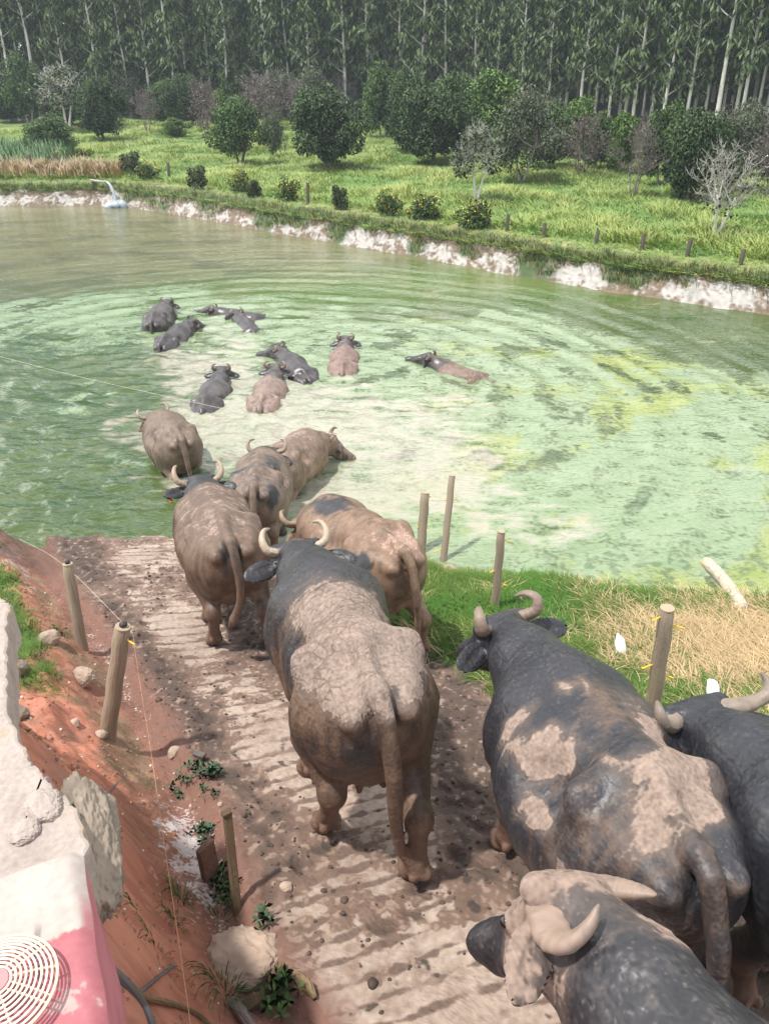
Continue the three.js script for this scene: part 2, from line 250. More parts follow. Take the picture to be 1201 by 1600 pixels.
{
  const map = paint(1600, 1600, (u, v, c) => nearColour(mix(NX0, NX1, u), mix(NZ1, NZ0, v), c));
  const bump = gritBump.clone(); bump.repeat.set(14, 14); bump.needsUpdate = true;
  const m = new THREE.MeshStandardMaterial({ map, roughness: 0.82, bumpMap: bump, bumpScale: 0.012 }); m.name = 'earth';
  const NU = 489, NV = 425, X = (i) => mix(NX0, NX1, i / (NU - 1)), Z = (j) => mix(NZ1, NZ0, j / (NV - 1));
  const kind = (i, j) => { const x = (X(i) + X(i + 1)) / 2, z = (Z(j) + Z(j + 1)) / 2, q = across(x, z); return leftEdge(x, z) > q ? 1 : q > QR ? 2 : 0; };
  const [gr, gb, gg] = gridGeometry(NU, NV, (i, j, o) => { const x = X(i), z = Z(j); o[0] = x; o[1] = nearH(x, z); o[2] = z; o[3] = i / (NU - 1); o[4] = j / (NV - 1); }, [0, 1, 2].map((k) => (i, j) => kind(i, j) === k));
  structure(mesh('concrete_ramp', gr, m)); structure(mesh('soil_bank', gb, m)); structure(mesh('grass_bank', gg, m));
}
// ---------------------------------------------------------------- far bank, meadow and the hill
const FW0 = -58, FW1 = 34;
{
  const ds = []; for (let d = -1; d < 1.6; d += 0.045) ds.push(d); for (let d = 1.6; d < 32; d *= 1.022) ds.push(d); for (let d = 33; d < 190; d += 3) ds.push(d);
  const ws = []; for (let w = FW0; w <= FW1; w += (w < -27 || w > 9) ? 0.5 : 0.12) ws.push(w);
  const DU = (d) => d < 2 ? 0.3 * (d + 1) / 3 : 0.3 + 0.7 * clamp((d - 2) / 38), UD = (v) => v < 0.3 ? v / 0.3 * 3 - 1 : 2 + (v - 0.3) / 0.7 * 38;
  const col = (w, d, c) => {
    const n1 = fbm(w * 0.5, d * 0.5, 2, 4), n2 = fbm(w * 2.6, d * 3.5, 6, 4), n3 = fbm(w * 9, d * 11, 1, 3), n4 = fbm(w * 0.22, d * 0.3, 12, 3);
    let r = 0.15 + 0.1 * n1, g = 0.215 + 0.07 * n1, b = 0.05 + 0.02 * n1;                 // meadow
    const yel = sst(0.0, 0.28, n4 + 0.2 * n2); r = mix(r, 0.26, yel * 0.6); g = mix(g, 0.27, yel * 0.6); b = mix(b, 0.085, yel * 0.6);
    const drk = sst(0.05, -0.25, n1 + 0.5 * n2) * 0.5; r = mix(r, 0.06, drk); g = mix(g, 0.1, drk); b = mix(b, 0.025, drk);
    const path = sst(0.75, 1.0, d) * sst(2.5, 1.5, d + 0.7 * n1); const dry = path * sst(-0.2, 0.25, n2 + 0.3 * n1 + 0.05); r = mix(r, 0.36, dry * 0.75); g = mix(g, 0.28, dry * 0.75); b = mix(b, 0.14, dry * 0.75);
    if (d < 1.0) {
      const k = sst(0.95, 0.6, d + 0.3 * n2), wl = sst(-16, -26, w);
      let rr = 0.17 + 0.12 * n3, rg = 0.125 + 0.09 * n3, rb = 0.085 + 0.06 * n3;
      const lime = 0.92 * sst(-0.08, 0.2, n1 * 0.7 + n2 * 0.7 + 0.5 * n3 + 0.3 * Math.exp(-((d - 0.2) ** 2) / 0.05) - 0.13 - 0.22 * sst(0, 0.3, fbm(w * 0.28, 5, 5, 2))); rr = mix(rr, 0.4 + 0.14 * n3, lime); rg = mix(rg, 0.375 + 0.13 * n3, lime); rb = mix(rb, 0.34 + 0.12 * n3, lime);
      const gsl = sst(0.1, 0.3, fbm(w * 0.7, d, 20, 3) + 0.3 * n2 + 0.25 * d) * (1 - wl); rr = mix(rr, 0.07, gsl); rg = mix(rg, 0.105, gsl); rb = mix(rb, 0.04, gsl);
      r = mix(r, rr, k); g = mix(g, rg, k); b = mix(b, rb, k);
    }
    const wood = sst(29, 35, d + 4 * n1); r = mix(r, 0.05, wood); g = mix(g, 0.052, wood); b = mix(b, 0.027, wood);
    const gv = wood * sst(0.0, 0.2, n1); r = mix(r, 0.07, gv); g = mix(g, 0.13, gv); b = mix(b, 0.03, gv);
    c[0] = Math.max(0.01, r * (1 + 0.3 * n3)); c[1] = Math.max(0.01, g * (1 + 0.3 * n3)); c[2] = Math.max(0.008, b * (1 + 0.3 * n3));
  };
  const map = paint(2048, 1024, (u, v, c) => col(mix(FW0, FW1, u), UD(v), c));
  map.wrapS = map.wrapT = THREE.ClampToEdgeWrapping;
  const m = new THREE.MeshStandardMaterial({ map, roughness: 0.9 }); m.name = 'meadow';
  const pos = (i, j, o) => { const w = ws[i], d = ds[j], [x, z] = farXZ(w, d); o[0] = x; o[1] = farProfile(w, d); o[2] = z; o[3] = (w - FW0) / (FW1 - FW0); o[4] = DU(d); };
  const [bk, md, hl] = gridGeometry(ws.length, ds.length, pos, [(i, j) => ds[j] < 0.9, (i, j) => ds[j] >= 0.9 && ds[j] < 32, (i, j) => ds[j] >= 32]);
  structure(mesh('pond_bank', bk, m)); structure(mesh('meadow', md, m)); structure(mesh('hill', hl, m));
  // the country round about, below everything that stands in view
  const g = new THREE.PlaneGeometry(900, 900, 8, 8).rotateX(-Math.PI / 2).translate(0, -1.6, 0);
  structure(mesh('ground', g, new THREE.MeshStandardMaterial({ color: lin(0.08, 0.12, 0.035), roughness: 0.95 })));
}
// ---------------------------------------------------------------- pond water
const HERD = [-2.0, -12.6];
const SWIM = [[-2.81, -12.1], [-1.96, -12.1], [-1.7, -13.5], [-0.76, -13.8], [1.2, -13.3], [-3.7, -17.6], [-2.9, -16.3], [-4.68, -16.2], [-4.1, -15.2], [-2.8, -10.2], [-1.1, -9.8], [-1.4, -8.4]];
function waterH(x, z) {
  const dx = x - HERD[0], dz = z - HERD[1], r = Math.hypot(dx, dz), wob = fbm(x * 0.35, 2, z * 0.35, 3);
  const w1 = 0.5 + 0.5 * sst(-0.2, 0.3, fbm(x * 0.3, 8, z * 0.3, 2));
  let h = 0.016 * Math.exp(-((r - 6.2) ** 2) / 24) * w1 * Math.sin(r * 8.2 + 5 * wob) + 0.004 * Math.exp(-((r - 8) ** 2) / 40) * Math.sin(r * 13.5 + 7 * wob + dx);
  const left = sst(0.5, -2.5, x) * sst(-19, -15, z);
  h += (0.014 + 0.075 * left) * fbm(x * 1.7 + z * 0.4, 1, z * 2.6, 5) + 0.0035 * fbm(x * 2.2, 4, z * 7, 2) * sst(-14, -19, z);
  h += 0.011 * fbm(x * 0.75 + z * 0.2 + wob, 17, z * 4.4, 3) * sst(-30, -16, z); const dst = Math.exp(-((r / 8.5) ** 4)); h += dst * (0.011 * fbm(x * 3.2, 11, z * 6.5, 3) + 0.004 * fbm(x * 9, 4, z * 15, 2)); let near = 0; for (const [sx, sz] of SWIM) { const q = Math.hypot(x - sx, z - sz); near = Math.max(near, Math.exp(-q * q / 1.1)); h += 0.012 * Math.exp(-q * 0.9) * Math.sin(q * 13); }
  h += (0.03 * near + 0.03 * left * sst(-12, -9.5, z)) * fbm(x * 4, 7, z * 5.5, 4);
  return h * sst(-34.5, -30, z) ;
}
{
  const X0 = -18, X1 = 11.5, Z0 = -34, Z1 = -6.2;
  const rough = new Uint8Array(1024 * 1024 * 4);
  const blob = (x, z, cx, cz, rx, rz) => Math.exp(-(((x - cx) / rx) ** 2) - (((z - cz) / rz) ** 2));
  const film = (x, z) => {                                            // [scum, mud, speck, lime]
    const dx = x - HERD[0], dz = z - HERD[1], r = Math.hypot(dx, dz), th = Math.atan2(dz, dx);
    const ox = 0.5 * fbm(x * 0.5, 3, z * 0.5, 3), oz = 0.5 * fbm(x * 0.5, 9, z * 0.5, 3);
    const arc = fbm(th * 4.5 + ox, r * 1.9 + 1.6 * oz, 3, 4), n1 = fbm(x * 0.45 + ox, 6, z * 0.6 + oz, 4), n2 = fbm(x * 2.2 + ox * 2, 2, z * 3 + oz * 2, 4), n3 = fbm(x * 7, 5, z * 9, 3);
    const wv2 = fbm(x * 1.4 + oz * 2, 21, z * 5.5 + ox, 3), edge = lut([[-3.2, 12], [-2.35, 9.5], [-1.9, 8], [-1.57, 5.6], [-1.2, 5.7], [-0.7, 7.6], [-0.2, 8.2], [0.2, 12], [3.2, 14]], th);
    let scum = sst(1.2, -1.0, r - edge + 2.6 * n1 + 1.2 * arc) ;
    scum *= 1 - 0.85 * sst(0.04, 0.24, arc + 0.35 * n2 + 0.4 * n3 + 0.3 * wv2 - 0.05 - 0.14 * sst(0.5, 4, x) * sst(-10, -8, z)) * sst(-9, -11, z);
    const wob = fbm(x * 0.35, 2, z * 0.35, 3), stripe = Math.sin(r * 8.2 + 5 * wob + 0.6 * n2), sreg = Math.exp(-((r - 6.2) ** 2) / 9) * sst(-0.25, 0.15, fbm(x * 0.3, 8, z * 0.3, 2) + 0.4 * n2); scum *= 1 - 0.5 * sst(0.3, 0.9, stripe * sst(-0.2, 0.3, arc) * 1.3 + 1.6 * n2) * sreg;
    const open = sst(-2.4, -4.4, x + 0.9 * n1) * sst(-17.5, -14, z) ; scum *= 1 - 0.92 * open * sst(-0.5, -0.05, n2 + n1);
    scum *= 1 - sst(-1.2, -2.2, x + z * 0.0 + n1) * sst(-10.6, -9.2, z) * 0.75;
    const wv = fbm(x * 1.7 + ox * 3 + z * 0.6, 14, z * 7.5 + oz, 4); let mud = blob(x, z, -1.8, -11.6, 1.5, 1.4) + blob(x, z, 0.2, -11.2, 1.3, 1.3) + 0.9 * blob(x, z, -3.1, -13.6, 0.9, 1.4) + 0.8 * blob(x, z, 1.0, -9.6, 0.8, 1.2) + 0.75 * blob(x, z, 2.2, -8.4, 0.75, 0.5) + 0.7 * blob(x, z, -0.2, -9.4, 0.8, 0.7) + 0.5 * blob(x, z, -3.6, -11.2, 1.2, 0.8);
    for (const [sx, sz] of SWIM) mud += 0.55 * Math.exp(-((x - sx) ** 2 + (z - sz - 0.5) ** 2) / 0.6); mud = sst(0.38, 0.95, mud + 0.9 * n2 + 0.7 * n1 + 1.1 * wv);
    const spk = sst(0.05, 0.3, n3 + 0.25 * n2 - 0.25 + 0.32 * sst(0.4, 2.4, x) * sst(-9.2, -7.6, z));
    const lime = sst(0.0, 0.22, n1 + 0.5 * arc - 0.05 + 0.3 * blob(x, z, 5, -14.2, 2.6, 1.3)) * sst(-1, 2, x);
    return [scum, mud, spk, lime, n1, n2, n3, wv, r];
  };
  const FN2 = 1024, fld = new Float32Array(FN2 * FN2 * 8);
  for (let j = 0; j < FN2; j++) for (let i = 0; i < FN2; i++) { const f = film(mix(X0, X1, (i + 0.5) / FN2), mix(Z1, Z0, (j + 0.5) / FN2)), o = (j * FN2 + i) * 4; for (let k = 0; k < 8; k++) fld[o * 2 + k] = f[k]; rough[o] = rough[o + 1] = rough[o + 2] = Math.round(255 * (0.035 + 0.11 * f[0] + 0.05 * f[1] * (1 - f[0]))); rough[o + 3] = 255; }
  const S8 = new Float32Array(8), sample = (u, v) => { const x = clamp(u * FN2 - 0.5, 0, FN2 - 1.001), y = clamp(v * FN2 - 0.5, 0, FN2 - 1.001), i = Math.floor(x), j = Math.floor(y), a = x - i, b = y - j, o = (j * FN2 + i) * 8, p = o + FN2 * 8; for (let k = 0; k < 8; k++) S8[k] = (fld[o + k] * (1 - a) + fld[o + 8 + k] * a) * (1 - b) + (fld[p + k] * (1 - a) + fld[p + 8 + k] * a) * b; return S8; };
  const map = paint(1600, 1600, (u, v, c) => {
    const x = mix(X0, X1, u), z = mix(Z1, Z0, v), [scum, mud, spk, lime, n1, n2, n3, wv] = sample(u, v), n5 = noise3(x * 17, 3, z * 21), n6 = noise3(x * 34, 6, z * 40);
    const far = sst(-15, -24, z), right = sst(-3, 6, x);
    let r = mix(0.062, mix(0.125, 0.045, right), far) + 0.05 * n1, g = mix(0.095, mix(0.125, 0.09, right), far) + 0.05 * n1, b = mix(0.028, mix(0.06, 0.009, right), far) + 0.02 * n1;
    const band = Math.exp(-((z + 20.5 + 2 * n1 + 0.25 * x) ** 2) / 7) * sst(-9, -3, x); r = mix(r, 0.075, band * 0.8); g = mix(g, 0.14, band * 0.8); b = mix(b, 0.014, band * 0.8);
    const silt = sst(0.1, 0.35, n1 * 0.8 + 0.3 * far) * far; r = mix(r, 0.19, silt * 0.5); g = mix(g, 0.185, silt * 0.5); b = mix(b, 0.09, silt * 0.5);
    const t = sst(0.2, 0.72, scum * (0.72 + 0.8 * n2 + 0.4 * n5 + 0.5 * wv)); r = mix(r, mix(0.21, 0.235, lime), t); g = mix(g, mix(0.275, 0.28, lime), t); b = mix(b, mix(0.15, 0.075, lime), t);
    const d = sst(0.1, 0.4, spk + 0.5 * n5 + 0.3 * n6 - 0.15) * 0.6 * sst(0.05, 0.5, spk + 0.15 * n3) * scum * (1 - mud); r = mix(r, 0.06, d); g = mix(g, 0.11, d); b = mix(b, 0.045, d);
    const m = clamp(mud * (0.3 + 1.1 * clamp(0.5 + n3 * 0.8 + 0.7 * n2 + 0.25 * n5))) * 0.7; r = mix(r, 0.4, m); g = mix(g, 0.35, m); b = mix(b, 0.29, m);
    c[0] = Math.max(0.008, r); c[1] = Math.max(0.012, g); c[2] = Math.max(0.006, b);
  });
  const bump = grey(768, 768, (u, v) => 0.5 + 0.5 * tileNoise(u, v, 30, 5, 3) + 0.35 * tileNoise(u, v, 11, 2, 2), true); bump.repeat.set((X1 - X0) / 2.6, (Z1 - Z0) / 1.7);
  const m = new THREE.MeshPhysicalMaterial({ map, roughness: 1, roughnessMap: bytesTexture(rough, 1024, 1024, false), ior: 1.45, bumpMap: bump, bumpScale: 0.016 }); m.name = 'pond_water';
  const zs = []; for (let z = 5.9; z < 36; z += 0.0042 * z) zs.push(-z); zs.push(-36, -40);
  const fs = [-3, -1.6, -1, -0.8]; for (let k = 0; k <= 400; k++) fs.push(-0.68 + 1.36 * k / 400); fs.push(0.8, 1, 1.6, 3);
  const gw = gridGeometry(fs.length, zs.length, (i, j, o) => { const z = zs[j], x = -z * fs[i]; o[0] = x; o[1] = waterH(x, z); o[2] = z; o[3] = clamp((x - X0) / (X1 - X0)); o[4] = clamp((z - Z1) / (Z0 - Z1)); });
  structure(mesh('pond_water', gw, m));
}
// ---------------------------------------------------------------- buffalo: a smooth field of tapered limbs, meshed, with a coat painted in its own axes
const smin = (a, b, k) => { const h = Math.max(k - Math.abs(a - b), 0) / k; return Math.min(a, b) - h * h * k * 0.25; };
const cone = (a, b, ra, rb) => { const bx = b.x - a.x, by = b.y - a.y, bz = b.z - a.z, bb = bx * bx + by * by + bz * bz || 1e-9, ax = a.x, ay = a.y, az = a.z, dr = rb - ra;
  return (x, y, z) => { x -= ax; y -= ay; z -= az; let h = (x * bx + y * by + z * bz) / bb; h = h < 0 ? 0 : h > 1 ? 1 : h; x -= bx * h; y -= by * h; z -= bz * h; return Math.sqrt(x * x + y * y + z * z) - ra - dr * h; }; };
const ball = (c, rx, ry, rz, X = V(1, 0, 0), Y = V(0, 1, 0), Z = V(0, 0, 1)) => (x, y, z) => { x -= c.x; y -= c.y; z -= c.z;
  const a = (x * X.x + y * X.y + z * X.z) / rx, b = (x * Y.x + y * Y.y + z * Y.z) / ry, d = (x * Z.x + y * Z.y + z * Z.z) / rz, k0 = Math.sqrt(a * a + b * b + d * d);
  if (k0 < 1e-6) return -Math.min(rx, ry, rz); const k1 = Math.sqrt((a / rx) ** 2 + (b / ry) ** 2 + (d / rz) ** 2); return k0 * (k0 - 1) / k1; };
function surfaceNet(field, lo, hi, cell) {
  const nx = Math.ceil((hi.x - lo.x) / cell) + 1, ny = Math.ceil((hi.y - lo.y) / cell) + 1, nz = Math.ceil((hi.z - lo.z) / cell) + 1, N = nx * ny * nz, B = 4;
  const val = new Float32Array(N).fill(NaN), vid = new Int32Array(N).fill(-1), at = (i, j, k) => (k * ny + j) * nx + i;
  const get = (i, j, k) => { const o = at(i, j, k); let v = val[o]; if (v !== v) v = val[o] = field(lo.x + i * cell, lo.y + j * cell, lo.z + k * cell); return v; };
  const verts = [], reach = cell * B * 0.87 * 1.5 + 0.035, cells = [];
  for (let K = 0; K < nz - 1; K += B) for (let J = 0; J < ny - 1; J += B) for (let I = 0; I < nx - 1; I += B) {
    if (Math.abs(field(lo.x + (I + B / 2) * cell, lo.y + (J + B / 2) * cell, lo.z + (K + B / 2) * cell)) > reach) continue;
    for (let k = K; k < Math.min(K + B, nz - 1); k++) for (let j = J; j < Math.min(J + B, ny - 1); j++) for (let i = I; i < Math.min(I + B, nx - 1); i++) {
      const c = [get(i, j, k), get(i + 1, j, k), get(i, j + 1, k), get(i + 1, j + 1, k), get(i, j, k + 1), get(i + 1, j, k + 1), get(i, j + 1, k + 1), get(i + 1, j + 1, k + 1)];
      let m = 0; for (let q = 0; q < 8; q++) if (c[q] < 0) m |= 1 << q; if (m === 0 || m === 255) continue;
      let sx = 0, sy = 0, sz = 0, n = 0;
      const e = (p, q) => { if ((c[p] < 0) === (c[q] < 0)) return; const t = c[p] / (c[p] - c[q]); sx += (p & 1) + ((q & 1) - (p & 1)) * t; sy += (p >> 1 & 1) + ((q >> 1 & 1) - (p >> 1 & 1)) * t; sz += (p >> 2) + ((q >> 2) - (p >> 2)) * t; n++; };
      e(0, 1); e(2, 3); e(4, 5); e(6, 7); e(0, 2); e(1, 3); e(4, 6); e(5, 7); e(0, 4); e(1, 5); e(2, 6); e(3, 7);
      vid[at(i, j, k)] = verts.length / 3; verts.push(lo.x + (i + sx / n) * cell, lo.y + (j + sy / n) * cell, lo.z + (k + sz / n) * cell); cells.push(i, j, k);
    }
  }
  const quads = [], q4 = (a, b, c, d, flip) => { if (a < 0 || b < 0 || c < 0 || d < 0) return; flip ? quads.push(a, d, c, b) : quads.push(a, b, c, d); };
  for (let n = 0; n < cells.length; n += 3) { const i = cells[n], j = cells[n + 1], k = cells[n + 2], v = val[at(i, j, k)] < 0;
    if (j && k && (val[at(i + 1, j, k)] < 0) !== v) q4(vid[at(i, j - 1, k - 1)], vid[at(i, j, k - 1)], vid[at(i, j, k)], vid[at(i, j - 1, k)], !v);
    if (i && k && (val[at(i, j + 1, k)] < 0) !== v) q4(vid[at(i - 1, j, k - 1)], vid[at(i - 1, j, k)], vid[at(i, j, k)], vid[at(i, j, k - 1)], !v);
    if (i && j && (val[at(i, j, k + 1)] < 0) !== v) q4(vid[at(i - 1, j - 1, k)], vid[at(i, j - 1, k)], vid[at(i, j, k)], vid[at(i - 1, j, k)], !v);
  }
  return { verts: new Float32Array(verts), quads: new Uint32Array(quads) };
}
const hornMat = new THREE.MeshStandardMaterial({ vertexColors: true, roughness: 0.55 }); hornMat.name = 'horn';
const eyeMat = new THREE.MeshPhysicalMaterial({ color: lin(0.012, 0.008, 0.006), roughness: 0.08, clearcoat: 1 }); eyeMat.name = 'eye';
const tagMats = { yellow: new THREE.MeshStandardMaterial({ color: lin(0.8, 0.62, 0.25), roughness: 0.45 }), orange: new THREE.MeshStandardMaterial({ color: lin(0.75, 0.2, 0.05), roughness: 0.45 }), pale: new THREE.MeshStandardMaterial({ color: lin(0.6, 0.4, 0.25), roughness: 0.5 }) };
function hornGeometry(pts, r0, flat, seed, tone) {
  const n = 40, c = new THREE.CatmullRomCurve3(pts).getPoints(n), rr = c.map((_, i) => { const t = i / n; return r0 * Math.pow(1 - t, 0.62) * (1 + 0.05 * Math.sin(i * 1.9) * (1 - t)) + 0.004; });
  const g = tube(c, rr, 14, 0.07, seed, flat), a = g.attributes.position, col = new Float32Array(a.count * 3), p = V(0, 0, 0);
  for (let i = 0; i < a.count; i++) { const ring = Math.min(n, Math.floor(i / 15)), t = ring / n; p.fromBufferAttribute(a, i); let k = 0.5 + 0.9 * fbm(p.x * 26 + seed, p.y * 26, p.z * 26, 4); const dk = sst(0.62, 0.95, t + 0.4 * (k - 0.5)) * tone.tip, d2 = sst(0.55, 0.75, k) * tone.dirt;
    k *= 1 - 0.3 * sst(0.2, 0.9, -Math.sin(ring * 1.9)) * (1 - t); const r = mix(mix(tone.c[0] * 0.6, tone.c[0], k), 0.07, Math.max(dk, d2)), gg = mix(mix(tone.c[1] * 0.57, tone.c[1], k), 0.055, Math.max(dk, d2)), b = mix(mix(tone.c[2] * 0.54, tone.c[2], k), 0.045, Math.max(dk, d2)); col[i * 3] = r; col[i * 3 + 1] = gg; col[i * 3 + 2] = b; }
  g.setAttribute('color', new THREE.BufferAttribute(col, 3)); return g;
}
// s: place (x, z), yaw (left positive), dip (slope the animal stands on), neck and head angles, feet, tail, coat
function buffalo(label, s) {
  const k = s.size ?? 1, cell = (s.cell ?? 0.02), gy = s.y ?? landH(s.x, s.z), turn = s.yaw * Math.PI / 180;
  const root = base('water_buffalo', s.x, gy, s.z, turn); tag(root, label, 'water buffalo', 'herd of muddy water buffaloes at the pond');
  const dip = (s.dip ?? 0) * Math.PI / 180, cd = Math.cos(dip), sd = Math.sin(dip), fat = s.fat ?? 1, D2R = Math.PI / 180;
  // body axes: x right, y up, f forward (-z); the trunk is tipped by the slope about its middle
  const T = (x, y, f) => { const py = y - 0.9; return V(x * k, (0.9 + py * cd - f * sd) * k, -(f * cd + py * sd) * k); };
  const A = (x, y, f) => V(x * k, y * k, -f * k), R = (r) => r * k;
  const hdg = V(-Math.sin(turn), 0, -Math.cos(turn)), rgt = V(Math.cos(turn), 0, -Math.sin(turn));
  const footY = (x, f) => s.y === undefined ? (landH(s.x + (rgt.x * x + hdg.x * f) * k, s.z + (rgt.z * x + hdg.z * f) * k) - gy) / k : -0.1;
  const trunk = [], bones = [], hollows = [], limbs = [];
  const add = (L, kk, ...f) => L.push([kk, f]);
  const bR = 0.4 * fat;
  trunk.push(ball(T(0, 0.92, 0.42), R(0.285), R(0.36), R(0.42)), ball(T(0, 0.9, 0.02), R(bR), R(0.375), R(0.62)), ball(T(0, 0.96, -0.42), R(0.27), R(0.29), R(0.34)), cone(T(0, 1.14, 0.45), T(0, 1.14, -0.3), R(0.14), R(0.14)), ball(T(0, 0.78, 0.6), R(0.16), R(0.22), R(0.2)));
  for (const q of [-1, 1]) { trunk.push(cone(T(q * 0.2, 1.1, 0.42), T(q * 0.235, 0.82, 0.55), R(0.12), R(0.11)), ball(T(q * 0.17, 0.87, -0.46), R(0.115), R(0.27), R(0.2)));
    bones.push(cone(T(q * 0.1, 1.2, -0.3), T(q * 0.255, 1.165, -0.33), R(0.075), R(0.05)), cone(T(q * 0.255, 1.165, -0.33), T(q * 0.27, 1.12, -0.37), R(0.048), R(0.045)), cone(T(q * 0.1, 1.07, -0.6), T(q * 0.125, 1.05, -0.735), R(0.085), R(0.05)));
    hollows.push(ball(T(q * 0.36, 1.13, -0.14), R(0.13), R(0.1), R(0.13)), ball(T(q * 0.115, 1.245, -0.58), R(0.055), R(0.05), R(0.11))); }
  bones.push(cone(T(0, 1.24, 0.5), T(0, 1.245, -0.3), R(0.055), R(0.05)), cone(T(0, 1.24, -0.3), T(0, 1.17, -0.7), R(0.06), R(0.05)));
  trunk.push(ball(T(0, 0.6, -0.36), R(0.12), R(0.1), R(0.15)));                                  // udder
  const feet = s.feet ?? [[-0.18, -0.62], [0.18, -0.5], [-0.17, 0.38], [0.17, 0.5]];                // hind left, hind right, fore left, fore right
  feet.forEach(([fx, ff], i) => { const q = i % 2 ? 1 : -1, y0 = footY(fx, ff), L = [], sh = [];
    if (i < 2) {
      const hip = T(q * 0.17, 0.92, -0.42), st = T(q * 0.215, 0.7, -0.3).add(A(0, 0, (ff + 0.55) * 0.25)), hk = A(mix(fx, q * 0.18, 0.25), y0 + 0.43, mix(ff, -0.55, 0.3) - 0.075), ft = A(fx, y0 + 0.13, ff - 0.02), hf = A(fx * 1.02, y0 + 0.045, ff + 0.035);
      L.push(cone(hip, st, R(0.19), R(0.13)), cone(st, hk, R(0.118), R(0.056)), cone(hk.clone().add(A(0, 0.05, -0.015)), hk, R(0.045), R(0.052)), cone(hk, ft, R(0.054), R(0.046)), cone(ft, hf, R(0.05), R(0.06)));
      for (const t of [-1, 1]) sh.push(cone(A(fx * 1.02 + t * 0.032, y0 + 0.05, ff + 0.03), A(fx * 1.02 + t * 0.036, y0 + 0.028, ff + 0.09), R(0.05), R(0.03)), ball(A(fx + t * 0.035, y0 + 0.12, ff - 0.075), R(0.022), R(0.028), R(0.022)));
    } else {
      const shd = T(q * 0.19, 0.9, 0.44), el = T(q * 0.185, 0.66, 0.36).add(A(0, 0, (ff - 0.4) * 0.2)), kn = A(mix(fx, q * 0.17, 0.4), y0 + 0.37, mix(ff, 0.42, 0.35) + 0.03), ft = A(fx, y0 + 0.13, ff), hf = A(fx, y0 + 0.045, ff + 0.04);
      L.push(cone(shd, el, R(0.165), R(0.11)), cone(el, kn, R(0.095), R(0.065)), ball(kn, R(0.066), R(0.075), R(0.068)), cone(kn, ft, R(0.056), R(0.05)), cone(ft, hf, R(0.054), R(0.062)));
      for (const t of [-1, 1]) sh.push(cone(A(fx + t * 0.032, y0 + 0.05, ff + 0.04), A(fx + t * 0.036, y0 + 0.028, ff + 0.095), R(0.05), R(0.03)), ball(A(fx + t * 0.035, y0 + 0.12, ff - 0.065), R(0.022), R(0.028), R(0.022)));
    }
    { let c = V(0, 0, 0), rad = 0; const P0 = i < 2 ? T(q * 0.18, 0.8, -0.45) : T(q * 0.18, 0.8, 0.42), P1 = A(fx, y0, ff); c = P0.clone().lerp(P1, 0.5); rad = P0.distanceTo(P1) * 0.5 + 0.34 * k; limbs.push([L, sh, c, rad]); } });
  // neck and head
  const nq = (s.neck?.[0] ?? 0) * D2R, np = (s.neck?.[1] ?? 5) * D2R - dip * 0.5, nl = s.neck?.[2] ?? 0.6;
  const N0 = T(0, 1.06, 0.5), dirN = V(-Math.sin(nq) * Math.cos(np), Math.sin(np), -Math.cos(nq) * Math.cos(np)), poll = N0.clone().addScaledVector(dirN, nl * k);
  const hq = (s.head?.[0] ?? 0) * D2R, hp = (s.head?.[1] ?? -35) * D2R, hr = (s.head?.[2] ?? 0) * D2R;
  const hf = V(-Math.sin(hq) * Math.cos(hp), Math.sin(hp), -Math.cos(hq) * Math.cos(hp)); let hx = V(Math.cos(hq), 0, -Math.sin(hq)), hu = hx.clone().cross(hf);
  { const c = Math.cos(hr), n = Math.sin(hr), x2 = hx.clone().multiplyScalar(c).addScaledVector(hu, n); hu = hu.multiplyScalar(c).addScaledVector(hx, -n); hx = x2; }
  const H = (x, y, f) => poll.clone().addScaledVector(hx, x * k).addScaledVector(hu, y * k).addScaledVector(hf, f * k);
  const mid = N0.clone().lerp(poll, 0.5).add(V(0, -0.02 * k, 0));
  const nk = [cone(T(0, 1.03, 0.42), mid, R(0.25), R(0.185)), cone(mid, H(0, -0.1, 0.02), R(0.185), R(0.125)), cone(T(0, 0.8, 0.55), H(0, -0.17, 0.04), R(0.2), R(0.09)), cone(T(0, 1.22, 0.42), H(0, -0.02, -0.02), R(0.1), R(0.075))];
  const hd = [ball(H(0, -0.075, 0.09), R(0.118), R(0.112), R(0.17), hx, hu, hf), ball(H(0, -0.01, 0.05), R(0.115), R(0.065), R(0.09), hx, hu, hf), cone(H(0, -0.1, 0.16), H(0, -0.12, 0.4), R(0.098), R(0.068)), ball(H(0, -0.135, 0.45), R(0.082), R(0.068), R(0.07), hx, hu, hf), ball(H(0, -0.125, 0.49), R(0.078), R(0.045), R(0.035), hx, hu, hf),
    cone(H(0, -0.19, 0.1), H(0, -0.185, 0.4), R(0.075), R(0.045))];
  for (const q of [-1, 1]) hd.push(cone(H(q * 0.07, -0.05, 0.17), H(q * 0.098, -0.065, 0.2), R(0.045), R(0.032)), cone(H(q * 0.06, -0.17, 0.08), H(q * 0.035, -0.18, 0.3), R(0.07), R(0.05)), cone(H(q * 0.085, 0.01, 0.035), H(q * 0.13, 0.012, 0.02), R(0.052), R(0.05)));
  const carve = []; for (const q of [-1, 1]) carve.push(ball(H(q * 0.04, -0.105, 0.515), R(0.016), R(0.02), R(0.018), hx, hu, hf));
